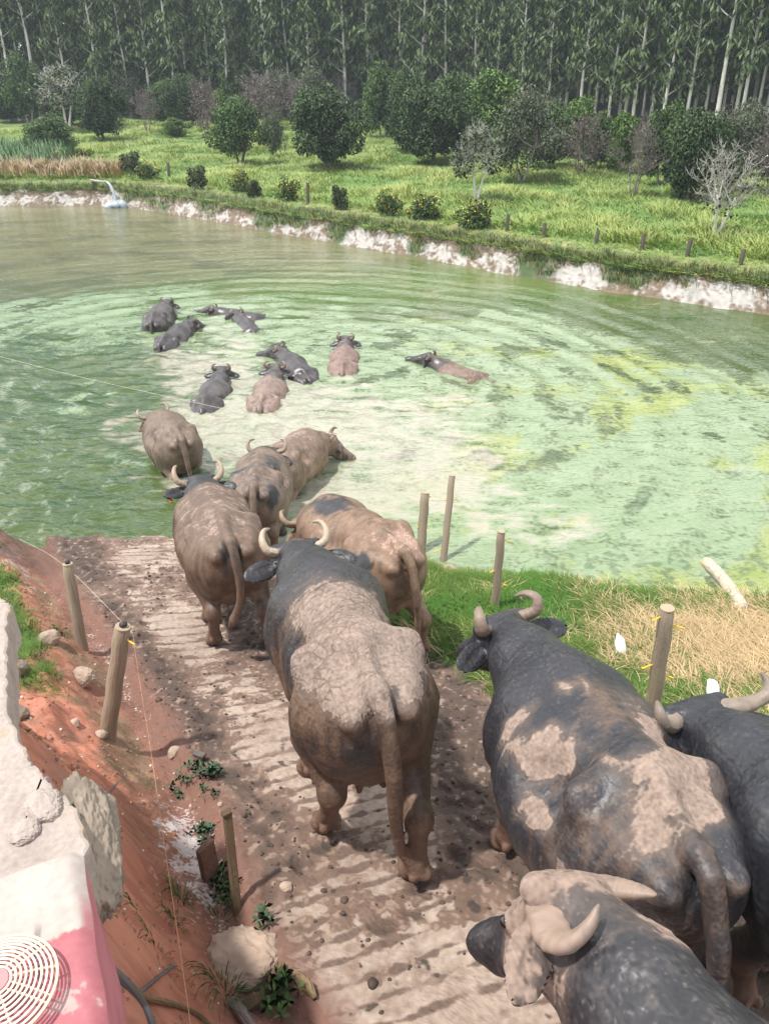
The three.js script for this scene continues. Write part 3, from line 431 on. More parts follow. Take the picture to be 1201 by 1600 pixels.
  const ears = [], earAt = []; for (const q of [-1, 1]) { const e = s.ears ?? [0.15, -0.12, -0.35], drop = q < 0 ? e[1] : e[1] + (e[3] ?? 0);
    const d = hx.clone().multiplyScalar(q).addScaledVector(hu, drop).addScaledVector(hf, e[2]).normalize(), up = hu.clone().addScaledVector(hf, 0.35).addScaledVector(hx, 0); up.addScaledVector(d, -up.dot(d)).normalize(); const fr = d.clone().cross(up);
    const root0 = H(q * 0.125, -0.07, 0.02), c = root0.clone().addScaledVector(d, 0.125 * k), tip = root0.clone().addScaledVector(d, 0.22 * k);
    const th = Math.max(0.017 * k, cell * 0.95); ears.push([ball(c, R(0.135), R(0.068), th, d, up, fr), cone(root0, c, R(0.034), R(0.02)), ball(c.clone().addScaledVector(fr, q * (th + 0.014 * k) * (s.earIn ?? 1)), R(0.1), R(0.042), R(0.024), d, up, fr)]); earAt.push({ c, tip, d, up, fr, q, th }); }
  // tail
  const tl = s.tail ?? [[0.02, 0.92, -0.86], [0.03, 0.62, -0.84], [0.05, 0.38, -0.82]], tp = [T(0, 1.155, -0.68), T(0, 1.15, -0.76), ...tl.map((p) => A(...p))];
  if (s.tail) { const c = new THREE.CatmullRomCurve3(tp).getPoints(9); tp.length = 0; tp.push(...c); } else { const c = new THREE.CatmullRomCurve3(tp).getPoints(7); tp.length = 0; tp.push(...c); }
  const tailR = (t) => t < 0.72 ? mix(0.052, 0.025, t / 0.72) : t < 0.88 ? mix(0.025, 0.042, (t - 0.72) / 0.16) : mix(0.042, 0.012, (t - 0.88) / 0.12), tail = [];
  for (let i = 0; i < tp.length - 1; i++) tail.push(cone(tp[i], tp[i + 1], Math.max(R(tailR(i / (tp.length - 1))), cell * 0.8), Math.max(R(tailR((i + 1) / (tp.length - 1))), cell * 0.8)));
  const teats = []; for (const [x, f] of [[-0.06, -0.3], [0.06, -0.3], [-0.05, -0.42], [0.055, -0.42]]) teats.push(cone(T(x, 0.54, f), T(x * 1.2, 0.45, f), R(0.026), R(0.014)));
  const K1 = 0.13 * k, K2 = 0.07 * k, K3 = 0.022 * k, hc = H(0, -0.1, 0.2), hasHead = true;
  const near = (c, r) => (x, y, z) => Math.sqrt((x - c.x) ** 2 + (y - c.y) ** 2 + (z - c.z) ** 2) - r;
  const headB = near(hc, 0.5 * k), tailB = near(tp[Math.floor(tp.length / 2)], Math.max(...tp.map((p) => p.distanceTo(tp[Math.floor(tp.length / 2)]))) + 0.09 * k), uddB = near(T(0, 0.45, -0.36), 0.2 * k);
  const field = (x, y, z) => {
    let d = trunk[0](x, y, z); for (let i = 1; i < trunk.length; i++) d = smin(d, trunk[i](x, y, z), K1);
    if (d < 0.25) { for (const f of bones) d = smin(d, f(x, y, z), 0.075 * k); for (const f of hollows) d = -smin(-d, f(x, y, z), 0.11 * k); }
    let n = nk[0](x, y, z); for (let i = 1; i < nk.length; i++) n = smin(n, nk[i](x, y, z), K2);
    d = smin(d, n, K1);
    let b = headB(x, y, z); if (b < d + K2 || b < 0.05) { let h = hd[0](x, y, z); for (let i = 1; i < hd.length; i++) h = smin(h, hd[i](x, y, z), 0.045 * k); for (const c of carve) h = Math.max(h, -c(x, y, z)); d = smin(d, h, 0.06 * k);
      for (const [e, r, c] of ears) { const q = Math.max(smin(e(x, y, z), r(x, y, z), 0.02 * k), -c(x, y, z)); d = smin(d, q, K3); } }
    for (const [L, sh, c, rad] of limbs) { if (Math.sqrt((x - c.x) ** 2 + (y - c.y) ** 2 + (z - c.z) ** 2) - rad > d + K2) continue; let l = L[0](x, y, z); for (let i = 1; i < L.length; i++) l = smin(l, L[i](x, y, z), 0.05 * k); if (y < 0.25 * k + 0.4) for (const f of sh) l = smin(l, f(x, y, z), 0.016 * k); d = smin(d, l, K2); }
    if (tailB(x, y, z) < d + 0.05) { let t = tail[0](x, y, z); for (let i = 1; i < tail.length; i++) t = Math.min(t, tail[i](x, y, z)); d = smin(d, t, K3); }
    if (uddB(x, y, z) < d) for (const f of teats) d = smin(d, f(x, y, z), 0.02 * k);
    return d;
  };
  const fine = s.cell && s.cell < 0.016;
  // ribs, hide folds and lumps of mud, as relief of the body itself
  const rest = (x, y, z, o) => { const X = x / k, Y = y / k - 0.9, F = -z / k; o[0] = X; o[1] = 0.9 + Y * cd + F * sd; o[2] = F * cd - Y * sd; return o; };
  const ro = [0, 0, 0], sd0 = s.seed ?? 1;
  const relief = (x, y, z) => { const [X, Y, F] = rest(x, y, z, ro); let h = 0.012 * fbm(X * 3.5 + sd0, Y * 3.5, F * 3.5, 3);
    const trunkM = sst(0.6, 0.75, Y) * sst(0.62, 0.45, F) * sst(-0.65, -0.4, F); h += 0.004 * Math.sin((F + 0.12 * Y) * 62 + 2 * noise3(X * 3, Y * 3, F * 3)) * trunkM * sst(1.2, 1.05, Y) * sst(0.1, 0.2, Math.abs(X));
    if (fine) h += 0.004 * fbm(X * 22 + sd0, Y * 22, F * 22, 3) + 0.0035 * ridge(F * 30 + 1.5 * noise3(X * 6, Y * 6, F * 6), X * 5, Y * 5, 2) * sst(0.2, 0.5, F) * sst(1.25, 0.9, F);
    return h * k * (s.smooth ?? 1); };
  const F = (x, y, z) => field(x, y, z) - relief(x, y, z);
  const net = surfaceNet(field, V(-0.75 * k, -0.75 * k, -1.75 * k).add(V(Math.min(0, poll.x), 0, 0)), V(0.75 * k, 2.0 * k, 1.25 * k).add(V(Math.max(0, poll.x), 0, 0)), cell);
  const nv = net.verts.length / 3, nrm = new Float32Array(nv * 3), vp = net.verts, ee = cell * 0.35;
  for (let i = 0; i < nv; i++) { let x = vp[i * 3], y = vp[i * 3 + 1], z = vp[i * 3 + 2];
    for (let it = 0; it < 2; it++) { const d = F(x, y, z), gx = F(x + ee, y, z) - d, gy2 = F(x, y + ee, z) - d, gz = F(x, y, z + ee) - d, l = Math.hypot(gx, gy2, gz) || 1, st = clamp(d, -cell, cell); 
      nrm[i * 3] = gx / l; nrm[i * 3 + 1] = gy2 / l; nrm[i * 3 + 2] = gz / l; if (it < 1) { x -= gx / l * st; y -= gy2 / l * st; z -= gz / l * st; } }
    vp[i * 3] = x; vp[i * 3 + 1] = y; vp[i * 3 + 2] = z; }
  // each little face carries its own tile of the coat's texture
  const nq4 = net.quads.length / 4, Tn = s.tile ?? 4, cols = Math.ceil(Math.sqrt(nq4)), W = cols * Tn, rows = Math.ceil(nq4 / cols), Hh = rows * Tn;
  const P = new Float32Array(nq4 * 12), NN = new Float32Array(nq4 * 12), U = new Float32Array(nq4 * 8), IX = new Uint32Array(nq4 * 6), tex = new Uint8Array(W * Hh * 4), rgh = new Uint8Array(W * Hh * 4), nor = fine ? new Uint8Array(W * Hh * 4) : null;
  const coat = makeCoat(s, { poll: rest(poll.x, poll.y, poll.z, [0, 0, 0]), hf, hu, hx, k, rest, H, earAt, footY });
  const out = [0, 0, 0, 0, 0], hb = new Float32Array(Tn * Tn);
  for (let q = 0; q < nq4; q++) {
    const col = q % cols, row = Math.floor(q / cols);
    for (let c = 0; c < 4; c++) { const v = net.quads[q * 4 + c]; for (let a = 0; a < 3; a++) { P[q * 12 + c * 3 + a] = vp[v * 3 + a]; NN[q * 12 + c * 3 + a] = nrm[v * 3 + a]; }
      const cu = c === 1 || c === 2 ? 1 : 0, cv = c >= 2 ? 1 : 0; U[q * 8 + c * 2] = (col * Tn + 0.5 + cu * (Tn - 1)) / W; U[q * 8 + c * 2 + 1] = (row * Tn + 0.5 + cv * (Tn - 1)) / Hh; }
    IX.set([q * 4, q * 4 + 1, q * 4 + 2, q * 4, q * 4 + 2, q * 4 + 3], q * 6);
    const pa = q * 12, at = (u, v, a) => { const p0 = P[pa + a], p1 = P[pa + 3 + a], p2 = P[pa + 6 + a], p3 = P[pa + 9 + a]; return (p0 + (p1 - p0) * u) * (1 - v) + (p3 + (p2 - p3) * u) * v; };
    for (let b = 0; b < Tn; b++) for (let a = 0; a < Tn; a++) {
      const u = a / (Tn - 1), v = b / (Tn - 1); coat(at(u, v, 0), at(u, v, 1), at(u, v, 2), out); const o = ((row * Tn + b) * W + col * Tn + a) * 4; tex[o] = toS(out[0]); tex[o + 1] = toS(out[1]); tex[o + 2] = toS(out[2]); tex[o + 3] = 255; rgh[o] = rgh[o + 1] = rgh[o + 2] = Math.round(out[3] * 255); rgh[o + 3] = 255; hb[b * Tn + a] = out[4];
    }
    if (fine) { const lu = Math.hypot(at(1, 0.5, 0) - at(0, 0.5, 0), at(1, 0.5, 1) - at(0, 0.5, 1), at(1, 0.5, 2) - at(0, 0.5, 2)) / (Tn - 1) + 1e-6, lv = Math.hypot(at(0.5, 1, 0) - at(0.5, 0, 0), at(0.5, 1, 1) - at(0.5, 0, 1), at(0.5, 1, 2) - at(0.5, 0, 2)) / (Tn - 1) + 1e-6;
      for (let b = 0; b < Tn; b++) for (let a = 0; a < Tn; a++) { const a1 = Math.min(a + 1, Tn - 1), a0 = Math.max(a - 1, 0), b1 = Math.min(b + 1, Tn - 1), b0 = Math.max(b - 1, 0), dx = clamp((hb[b * Tn + a1] - hb[b * Tn + a0]) / ((a1 - a0) * lu), -0.9, 0.9), dy = clamp((hb[b1 * Tn + a] - hb[b0 * Tn + a]) / ((b1 - b0) * lv), -0.9, 0.9), l = Math.hypot(dx, dy, 1), o = ((row * Tn + b) * W + col * Tn + a) * 4; nor[o] = Math.round(127.5 - 127.5 * dx / l); nor[o + 1] = Math.round(127.5 - 127.5 * dy / l); nor[o + 2] = Math.round(127.5 + 127.5 / l); nor[o + 3] = 255; } }
  }
  const g = new THREE.BufferGeometry(); g.setAttribute('position', new THREE.BufferAttribute(P, 3)); g.setAttribute('normal', new THREE.BufferAttribute(NN, 3)); g.setAttribute('uv', new THREE.BufferAttribute(U, 2)); g.setIndex(new THREE.BufferAttribute(IX, 1));
  const m = new THREE.MeshStandardMaterial({ map: bytesTexture(tex, W, Hh, true), roughness: 1, roughnessMap: bytesTexture(rgh, W, Hh, false) }); m.name = 'hide'; if (nor) m.normalMap = bytesTexture(nor, W, Hh, false);
  mesh('body', g, m, root);
  // horns, eyes, ear tag
  const hs = s.horn ?? {}, tone = { c: hs.c ?? [0.4, 0.32, 0.24], tip: hs.tip ?? 0.5, dirt: hs.dirt ?? 0.5 };
  const shape = hs.pts ?? (s.y === undefined ? [[0.085, 0.012, 0.035], [0.16, 0.0, 0.0], [0.235, 0.02, -0.03], [0.262, 0.085, -0.035], [0.235, 0.15, -0.015], [0.175, 0.168, 0.02]] : [[0.085, 0.01, 0.03], [0.15, -0.01, -0.01], [0.2, 0.0, -0.06], [0.21, 0.05, -0.09], [0.175, 0.095, -0.08], [0.13, 0.1, -0.05]]);
  for (const q of [-1, 1]) { const sh2 = q < 0 ? shape : hs.pts2 ?? shape; mesh('horn', hornGeometry(sh2.map(([x, y, f]) => H(q * x * (hs.w ?? 1), y, f)), R(hs.r ?? 0.047), hs.flat ?? 0.8, sd0 + q, tone), hornMat, root); }
  if (s.eyes) for (const q of [-1, 1]) { const e = new THREE.SphereGeometry(R(0.021), 16, 12); const c = H(q * 0.117, -0.07, 0.212); e.translate(c.x, c.y, c.z); mesh('eye', e, eyeMat, root); }
  if (s.tag) { const [q, colr, at2, size] = s.tag, e = earAt[q < 0 ? 0 : 1], b = new RoundedBoxGeometry(R(0.045 * (size ?? 1)), R(0.055 * (size ?? 1)), R(0.006), 2, 0.002), M4 = new THREE.Matrix4().makeBasis(e.d, e.up, e.fr); b.applyMatrix4(M4); const c = e.c.clone().addScaledVector(e.d, (at2 ?? 0.02) * k).addScaledVector(e.up, -0.045 * k).addScaledVector(e.fr, (s.tagSide ?? -1) * q * (e.th + 0.006 * k)); b.translate(c.x, c.y, c.z); mesh('ear_tag', b, tagMats[colr], root); }
  return root;
}
// the coat: black hide, brown wet mud, pale dried mud with cracks; patches lie where the photograph shows them
function makeCoat(s, h) {
  const c = s.coat ?? {}, ro = [0, 0, 0], sd = (s.seed ?? 1) * 3.7, sum = (L, X, Y, F) => { let t = 0; if (L) for (const [f, y, x, rf, ry, rx, w] of L) { const d = ((F - f) / rf) ** 2 + ((Y - y) / ry) ** 2 + ((X - x) / rx) ** 2; if (d < 6) t += w * Math.exp(-d); } return t; };
  const hide = c.hide ?? [0.03, 0.029, 0.032], dryC = c.dryC ?? [0.275, 0.207, 0.166], wetC = c.wetC ?? [0.135, 0.083, 0.053], hd = h.H(0, -0.08, 0.1), nose = h.H(0, -0.13, 0.46);
  const fine = s.cell && s.cell < 0.016;
  return (x, y, z, o) => {
    const [X, Y, F] = h.rest(x, y, z, ro), hx = x - hd.x, hy = y - hd.y, hz = z - hd.z, inHead = Math.hypot(hx, hy, hz) < 0.5 * h.k && F > 0.75;
    const inH = sst(0.5, 0.36, Math.hypot(hx, hy, hz) / h.k) * sst(0.7, 0.85, F), wX = X + 0.09 * fbm(X * 5 + sd, Y * 5, F * 5, 3), wY = Y + 0.09 * fbm(X * 5, Y * 5 + sd, F * 5 + 7, 3), wF = F + 0.09 * fbm(X * 5 + 3, Y * 5, F * 5 + sd, 3);
    const n1 = fbm(X * 3.1 + sd, Y * 3.1, F * 3.1, 4), n2 = fbm(X * 11 + sd, Y * 11, F * 11, 4), n3 = noise3(X * 70, Y * 70, F * 70 + sd), st = fbm(X * 16, Y * 4 + sd, F * 26, 3);
    let hgt = 0.0014 * n3 + 0.004 * n2 + (fine ? 0.0022 * fbm(X * 60, Y * 60, F * 16 + sd, 2) : 0);
    const top = (1 - inH) * sst(0.98, 1.2, wY) * sst(0.75, 0.3, wF);
    let wet = (c.wet ?? 0.6) + sum(c.mud, wX, wY, wF) - sum(c.bare, wX, wY, wF) - (c.neck ?? 0.8) * sst(0.32, 0.62, wF), dry = (c.dry ?? 0) + (c.top ?? 0.5) * top + sum(c.patch, wX, wY, wF) - sum(c.bare, wX, wY, wF) - sum(c.smear, wX, wY, wF);
    dry += (c.headDry ?? 0) * inH; if (c.muzzle) { const m = sst(0.24, 0.13, Math.hypot(x - nose.x, y - nose.y, z - nose.z) / h.k); dry -= 1.5 * m; wet -= 1.2 * m; } wet += (c.headWet ?? 0) * inH;
    const W = sst(0.2, 0.5, wet + 0.34 * n1 + 0.2 * st), D = sst(0.45, 0.55, dry + 0.22 * n1 + 0.13 * n2 + 0.07 * n3 + 0.34 * st), thin = sst(0.12, 0.6, dry + 0.3 * n1 + 0.2 * st);
    const drip = fine ? fbm(X * 5, Y * 6 + sd, F * 42, 3) : st, hk = 1 + 0.25 * n2 + 0.35 * n3 + 0.3 * drip; let r = hide[0] * hk, g = hide[1] * hk, b = hide[2] * hk, ro2 = (c.gloss ?? 0.46) + 0.12 * n2;
    const dust = sst(0.12, 0.42, 0.5 * n2 + 0.8 * st + 0.4 * n3 + (c.dust ?? 0)) * 0.2; r = mix(r, 0.16, dust); g = mix(g, 0.125, dust); b = mix(b, 0.105, dust);
    const wk = 1 + 0.6 * n2 + 0.4 * n1 + 0.45 * n3 + 0.3 * st + 0.55 * drip; r = mix(r, wetC[0] * wk, W * 0.92); g = mix(g, wetC[1] * wk, W * 0.92); b = mix(b, wetC[2] * wk, W * 0.92); ro2 = mix(ro2, 0.55 + 0.2 * n2, W); hgt += 0.002 * W * (1 + n2);
    r = mix(r, dryC[0] * 0.62, thin * 0.55); g = mix(g, dryC[1] * 0.6, thin * 0.55); b = mix(b, dryC[2] * 0.58, thin * 0.55);
    const g5 = fine ? fbm(X * 45, Y * 45 + sd, F * 45, 2) : n3 * 0.5, dk = 0.92 + 0.34 * n2 + 0.3 * n3 + 0.6 * g5 + 0.25 * st; r = mix(r, dryC[0] * dk, D); g = mix(g, dryC[1] * dk, D); b = mix(b, dryC[2] * dk, D); ro2 = mix(ro2, 0.92, Math.max(D, thin * 0.6)); hgt += 0.004 * D;
    const ck = (c.crack ?? 0.5) * D; if (ck > 0.01) { cells(X * 17 + 0.5 * n2 + sd, Y * 17 + 0.5 * n1, F * 17); const c1 = W2[1] - W2[0]; if (fine) cells(X * 38 + sd, Y * 38, F * 38 + 0.4 * n2); const c2 = W2[1] - W2[0], cc = Math.max(sst(0.13, 0.03, c1) * sst(-0.1, 0.25, n1 + 0.8 * n2 + 0.1), 0.55 * sst(0.12, 0.03, c2) * sst(0, 0.3, n2 + 0.1)) * sst(-0.12, 0.2, n1 + 0.6 * n2 + (c.crack ?? 0.5) - 0.7 + 0.35 * sst(-0.1, -0.4, F)) * Math.min(1, ck * 1.4); const ca = cc * (0.55 + 0.35 * sst(-0.25, -0.5, F)); r = mix(r, 0.13, ca); g = mix(g, 0.085, ca); b = mix(b, 0.062, ca); hgt -= 0.005 * cc; }
    if (c.lines) { const l = c.lines * sst(0.45, 0.75, ridge(F * 24 + 1.2 * noise3(X * 5, Y * 5, F * 5), X * 3, Y * 3, 2)) * sst(0.45, 0.1, F) * sst(-0.45, -0.15, F); r *= 1 - 0.3 * l; g *= 1 - 0.32 * l; b *= 1 - 0.33 * l; hgt -= 0.003 * l; }
    if (c.straw) { const q = sst(0.56, 0.62, ridge(F * 7 + 4 * X, X * 14 - F * 3 + sd, Y * 4, 1)) * c.straw * Math.exp(-((F + 0.05) ** 2) / 0.07 - (Y - 1.25) ** 2 / 0.04); r = mix(r, 0.45, q); g = mix(g, 0.34, q); b = mix(b, 0.24, q); }
    const sp = sst(0.42, 0.52, noise3(X * 62 + sd, Y * 62, F * 62)) * (c.speck ?? 0.4); r = mix(r, W > 0.5 ? 0.06 : 0.3, sp * 0.45); g = mix(g, W > 0.5 ? 0.04 : 0.235, sp * 0.45); b = mix(b, W > 0.5 ? 0.03 : 0.19, sp * 0.45);
    // lower legs caked in ramp mud
    const yl = y / h.k - h.footY(X, F), lg = sst(0.55, 0.3, yl + 0.2 * n1) * (s.y === undefined ? 1 : 0); if (lg > 0) { const q = lg * sst(-0.3, 0.05, n2 + 0.2); r = mix(r, 0.14 + 0.07 * n2, q); g = mix(g, 0.08 + 0.04 * n2, q); b = mix(b, 0.052 + 0.03 * n2, q); hgt += 0.006 * lg * n2; ro2 = mix(ro2, 0.75, q); const hoof = sst(0.07, 0.04, yl); r = mix(r, 0.06, hoof * 0.6); g = mix(g, 0.04, hoof * 0.6); b = mix(b, 0.03, hoof * 0.6); }
    o[0] = clamp(r, 0.008, 0.9); o[1] = clamp(g, 0.007, 0.9); o[2] = clamp(b, 0.006, 0.9); o[3] = clamp(ro2, 0.25, 1); o[4] = hgt;
  };
}
// ---------------------------------------------------------------- the herd, nearest first
buffalo('buffalo mid-ramp seen from behind, pale cracked mud on its rump, curled pale horns', { x: -0.21, z: -3.25, yaw: 16, dip: 12, size: 1.02, fat: 0.77, cell: 0.013, seed: 3, neck: [4, 4, 0.64], head: [2, -42, 0], ears: [0, -0.28, -0.3], tag: [-1, 'pale', -0.01, 0.8], feet: [[-0.2, -0.36], [0.14, -0.8], [-0.19, 0.16], [0.17, 0.55]], tail: [[0.02, 0.98, -0.83], [0.03, 0.7, -0.83], [0.06, 0.45, -0.82], [0.14, 0.32, -0.85], [0.2, 0.27, -0.86]], horn: { c: [0.52, 0.42, 0.31], tip: 0.25, dirt: 0.25, w: 0.8, r: 0.042 }, coat: { wet: 0.5, top: 0.66, lines: 1, mud: [[1.1, 1.2, 0, 0.1, 0.12, 0.13, 0.6]], crack: 0.85, neck: 0.75, dry: 0.02, patch: [[-0.62, 1.08, -0.14, 0.14, 0.16, 0.12, 0.6], [-0.45, 1.15, 0.15, 0.25, 0.2, 0.2, 0.4]], bare: [[0.02, 0.98, -0.38, 0.12, 0.14, 0.2, 0.5], [-0.66, 1.05, 0.09, 0.07, 0.1, 0.06, 0.5], [-0.7, 0.85, -0.12, 0.1, 0.14, 0.1, 0.3], [0.45, 1.2, 0, 0.24, 0.4, 0.4, 0.8]] } });
buffalo('large buffalo with black shoulders and pale smeared patches, nearest the straw', { x: 0.89, z: -2.22, yaw: 11, dip: 14, size: 0.95, fat: 1.12, cell: 0.013, seed: 8, neck: [6, 8, 0.62], head: [18, -38, 0], ears: [0, -0.25, -0.25], tag: [-1, 'orange', -0.02, 0.7], feet: [[-0.2, -0.5], [0.2, -0.62], [-0.16, 0.55], [0.17, 0.35]], tail: [[0.02, 0.95, -0.86], [0.0, 0.65, -0.88], [-0.03, 0.35, -0.9], [-0.03, 0.16, -0.9]], horn: { w: 0.92, c: [0.29, 0.22, 0.165], tip: 0.45, dirt: 0.6, pts: [[0.085, 0.012, 0.035], [0.15, 0.01, -0.02], [0.2, 0.03, -0.08], [0.205, 0.09, -0.1], [0.17, 0.13, -0.06], [0.125, 0.13, -0.01]] }, coat: { wet: 0.3, top: 0.16, neck: 0.95, crack: 0.1, straw: 0.9, hide: [0.026, 0.026, 0.031], wetC: [0.105, 0.067, 0.046], dryC: [0.275, 0.203, 0.16], patch: [[1.12, 1.2, 0, 0.1, 0.12, 0.13, 0.75], [-0.04, 1.14, -0.28, 0.15, 0.11, 0.14, 1.0], [0.05, 1.18, -0.2, 0.06, 0.1, 0.06, 0.6], [0.22, 1.1, -0.28, 0.045, 0.18, 0.14, 0.8], [0.13, 1.05, -0.34, 0.05, 0.12, 0.1, 0.6], [0.22, 1.24, -0.1, 0.1, 0.1, 0.03, 0.8], [0.16, 1.26, -0.03, 0.09, 0.1, 0.02, 0.7], [-0.18, 1.0, -0.42, 0.16, 0.055, 0.2, 1.0], [-0.45, 1.15, 0.02, 0.14, 0.25, 0.12, 0.95], [-0.6, 1.05, -0.1, 0.1, 0.14, 0.14, 0.8], [-0.3, 1.2, 0.16, 0.22, 0.2, 0.08, 0.7], [-0.1, 1.25, 0.2, 0.35, 0.2, 0.1, 0.4], [-0.42, 0.93, -0.3, 0.12, 0.06, 0.15, 0.7], [-0.3, 1.22, -0.1, 0.08, 0.1, 0.04, 0.6]], smear: [[-0.16, 1.08, -0.34, 0.09, 0.045, 0.12, 0.9], [-0.36, 1.06, -0.24, 0.09, 0.08, 0.12, 0.8], [-0.26, 1.24, -0.04, 0.04, 0.1, 0.04, 0.7]], bare: [[0.5, 1.1, 0, 0.22, 0.4, 0.5, 0.6], [0.12, 1.25, -0.15, 0.1, 0.1, 0.1, 0.4], [-0.06, 0.95, -0.44, 0.12, 0.1, 0.12, 0.3]] } });
buffalo('clean black buffalo partly hidden at the right edge of the photo, tan horn curling up', { x: 1.69, z: -1.5, yaw: 20, dip: 10, size: 0.92, cell: 0.0158, tile: 3, seed: 12, neck: [2, 4, 0.6], head: [-6, -48, 4], ears: [0, -0.35, -0.1], horn: { c: [0.3, 0.24, 0.19], tip: 0.5, dirt: 0.55, r: 0.05, pts: [[0.09, 0.01, 0.02], [0.17, -0.02, -0.03], [0.23, -0.0, -0.09], [0.25, 0.05, -0.13], [0.24, 0.1, -0.12]], pts2: [[0.09, 0.01, 0.02], [0.18, -0.02, -0.03], [0.27, -0.02, -0.05], [0.325, 0.0, -0.07], [0.345, 0.05, -0.08], [0.34, 0.095, -0.07]] }, coat: { wet: 0.12, top: 0.08, crack: 0, hide: [0.024, 0.025, 0.03], patch: [[-0.55, 0.95, -0.25, 0.15, 0.2, 0.15, 0.5]], speck: 0.15 } });
buffalo('buffalo with mud-caked forehead and thick flat horns turning its head, closest to the wall', { x: 0.885, z: -0.4, yaw: 16, dip: 11, size: 0.92, cell: 0.013, tile: 3, seed: 17, eyes: true, neck: [8, 16, 0.6], head: [28, -49, -36], ears: [0, -1.3, -0.35, 0.85], tag: [-1, 'yellow', 0.03, 0.55], tagSide: -1,
  horn: { c: [0.36, 0.265, 0.205], tip: 0.15, dirt: 0.5, r: 0.07, flat: 0.6, pts: [[0.075, -0.01, 0.035], [0.115, -0.045, 0.0], [0.145, -0.11, -0.06], [0.147, -0.12, -0.13], [0.125, -0.08, -0.19], [0.11, -0.03, -0.22]], pts2: [[0.075, 0.01, 0.035], [0.13, 0.02, 0.0], [0.175, 0.012, -0.06], [0.2, 0.0, -0.12]] },
  coat: { wet: 0.15, top: 0.0, headDry: 0.62, muzzle: 1, headWet: 0.7, crack: 0.3, hide: [0.028, 0.027, 0.03], wetC: [0.17, 0.115, 0.085], dryC: [0.265, 0.19, 0.148], patch: [[0.86, 1.2, 0.12, 0.14, 0.3, 0.1, 0.3]], bare: [[0.8, 1.2, -0.1, 0.2, 0.3, 0.16, 0.5]], dust: 0.08, speck: 0.6 } });
buffalo('buffalo with upswept pale horns and orange ear tag, on the left side of the ramp', { x: -1.38, z: -5.62, yaw: 20.6, dip: 12, size: 0.94, fat: 0.97, cell: 0.018, tile: 3, seed: 21, neck: [0, 8, 0.6], head: [-4, -40], ears: [0, -0.2, -0.3], tag: [-1, 'orange', 0.07, 0.9], feet: [[-0.2, -0.42], [0.24, -0.6], [-0.17, 0.1], [0.17, 0.45]], tail: [[0.02, 0.98, -0.82], [-0.02, 0.75, -0.82], [-0.1, 0.55, -0.78]], horn: { w: 0.88, c: [0.44, 0.34, 0.24], tip: 0.25, dirt: 0.2, pts: [[0.085, 0.012, 0.035], [0.17, -0.01, 0.0], [0.24, 0.02, -0.04], [0.265, 0.09, -0.05], [0.25, 0.16, -0.03], [0.22, 0.19, 0.01]] }, coat: { wet: 0.58, top: 0.45, crack: 0.9, neck: 0.5, dryC: [0.28, 0.212, 0.17], bare: [[-0.72, 1.05, 0, 0.14, 0.14, 0.08, 0.4], [0.5, 1.2, 0, 0.1, 0.2, 0.3, 0.25]] } });
buffalo('broad brown-mud buffalo angled towards the water, just left of the thin fence posts', { x: -0.2, z: -5.35, yaw: 34, dip: 11, size: 0.93, fat: 1.0, cell: 0.018, tile: 3, seed: 25, neck: [-6, -18, 0.56], head: [4, -46], ears: [0, -0.6, -0.2], feet: [[-0.18, -0.42], [0.2, -0.62], [-0.17, 0.3], [0.17, 0.5]], tail: [[0.0, 0.95, -0.84], [0.02, 0.66, -0.83], [0.0, 0.4, -0.82]], horn: { c: [0.4, 0.29, 0.2], tip: 0.3, dirt: 0.4 }, coat: { wet: 0.68, top: 0.3, crack: 0.4, neck: 0.25, wetC: [0.2, 0.125, 0.078], dryC: [0.38, 0.255, 0.19], patch: [[-0.55, 1.15, 0.1, 0.2, 0.15, 0.2, 0.4], [0.2, 1.05, -0.3, 0.2, 0.12, 0.2, 0.3]], bare: [[0.28, 1.27, -0.04, 0.2, 0.1, 0.16, 0.9], [-0.5, 1.06, -0.26, 0.1, 0.1, 0.12, 0.9], [0.0, 1.05, -0.38, 0.14, 0.12, 0.1, 0.4]], headWet: 0.3 } });
buffalo('greyish buffalo seen squarely from behind at the water edge, ragged tail', { x: -1.4, z: -7.85, yaw: 3, dip: 12, size: 0.9, cell: 0.02, seed: 29, neck: [0, 2, 0.58], head: [-3, -30], ears: [0, -0.5, -0.2], tail: [[0, 0.98, -0.82], [0.02, 0.8, -0.84], [0.03, 0.62, -0.83]], horn: { c: [0.36, 0.28, 0.21] }, coat: { wet: 0.5, top: 0.15, crack: 0.3, neck: 0.3, wetC: [0.17, 0.12, 0.088], patch: [[-0.72, 1.0, 0, 0.15, 0.25, 0.09, 0.4]], bare: [[-0.65, 1.0, 0.2, 0.15, 0.12, 0.08, 0.6], [-0.3, 1.2, -0.2, 0.1, 0.1, 0.15, 0.5], [-0.05, 1.2, 0.15, 0.14, 0.15, 0.15, 0.4]] } });
buffalo('pinkish-backed buffalo wading knee deep, looking towards the fence posts', { x: -1.26, z: -9.65, yaw: -22, dip: 9, size: 0.88, cell: 0.021, seed: 33, eyes: true, neck: [-20, -4, 0.54], head: [-68, -30], ears: [0, -0.5, -0.3], horn: { c: [0.32, 0.25, 0.19], w: 0.75 }, coat: { wet: 0.75, top: 0.45, crack: 0.5, neck: 0.3, wetC: [0.21, 0.14, 0.095], dryC: [0.29, 0.215, 0.172] } });
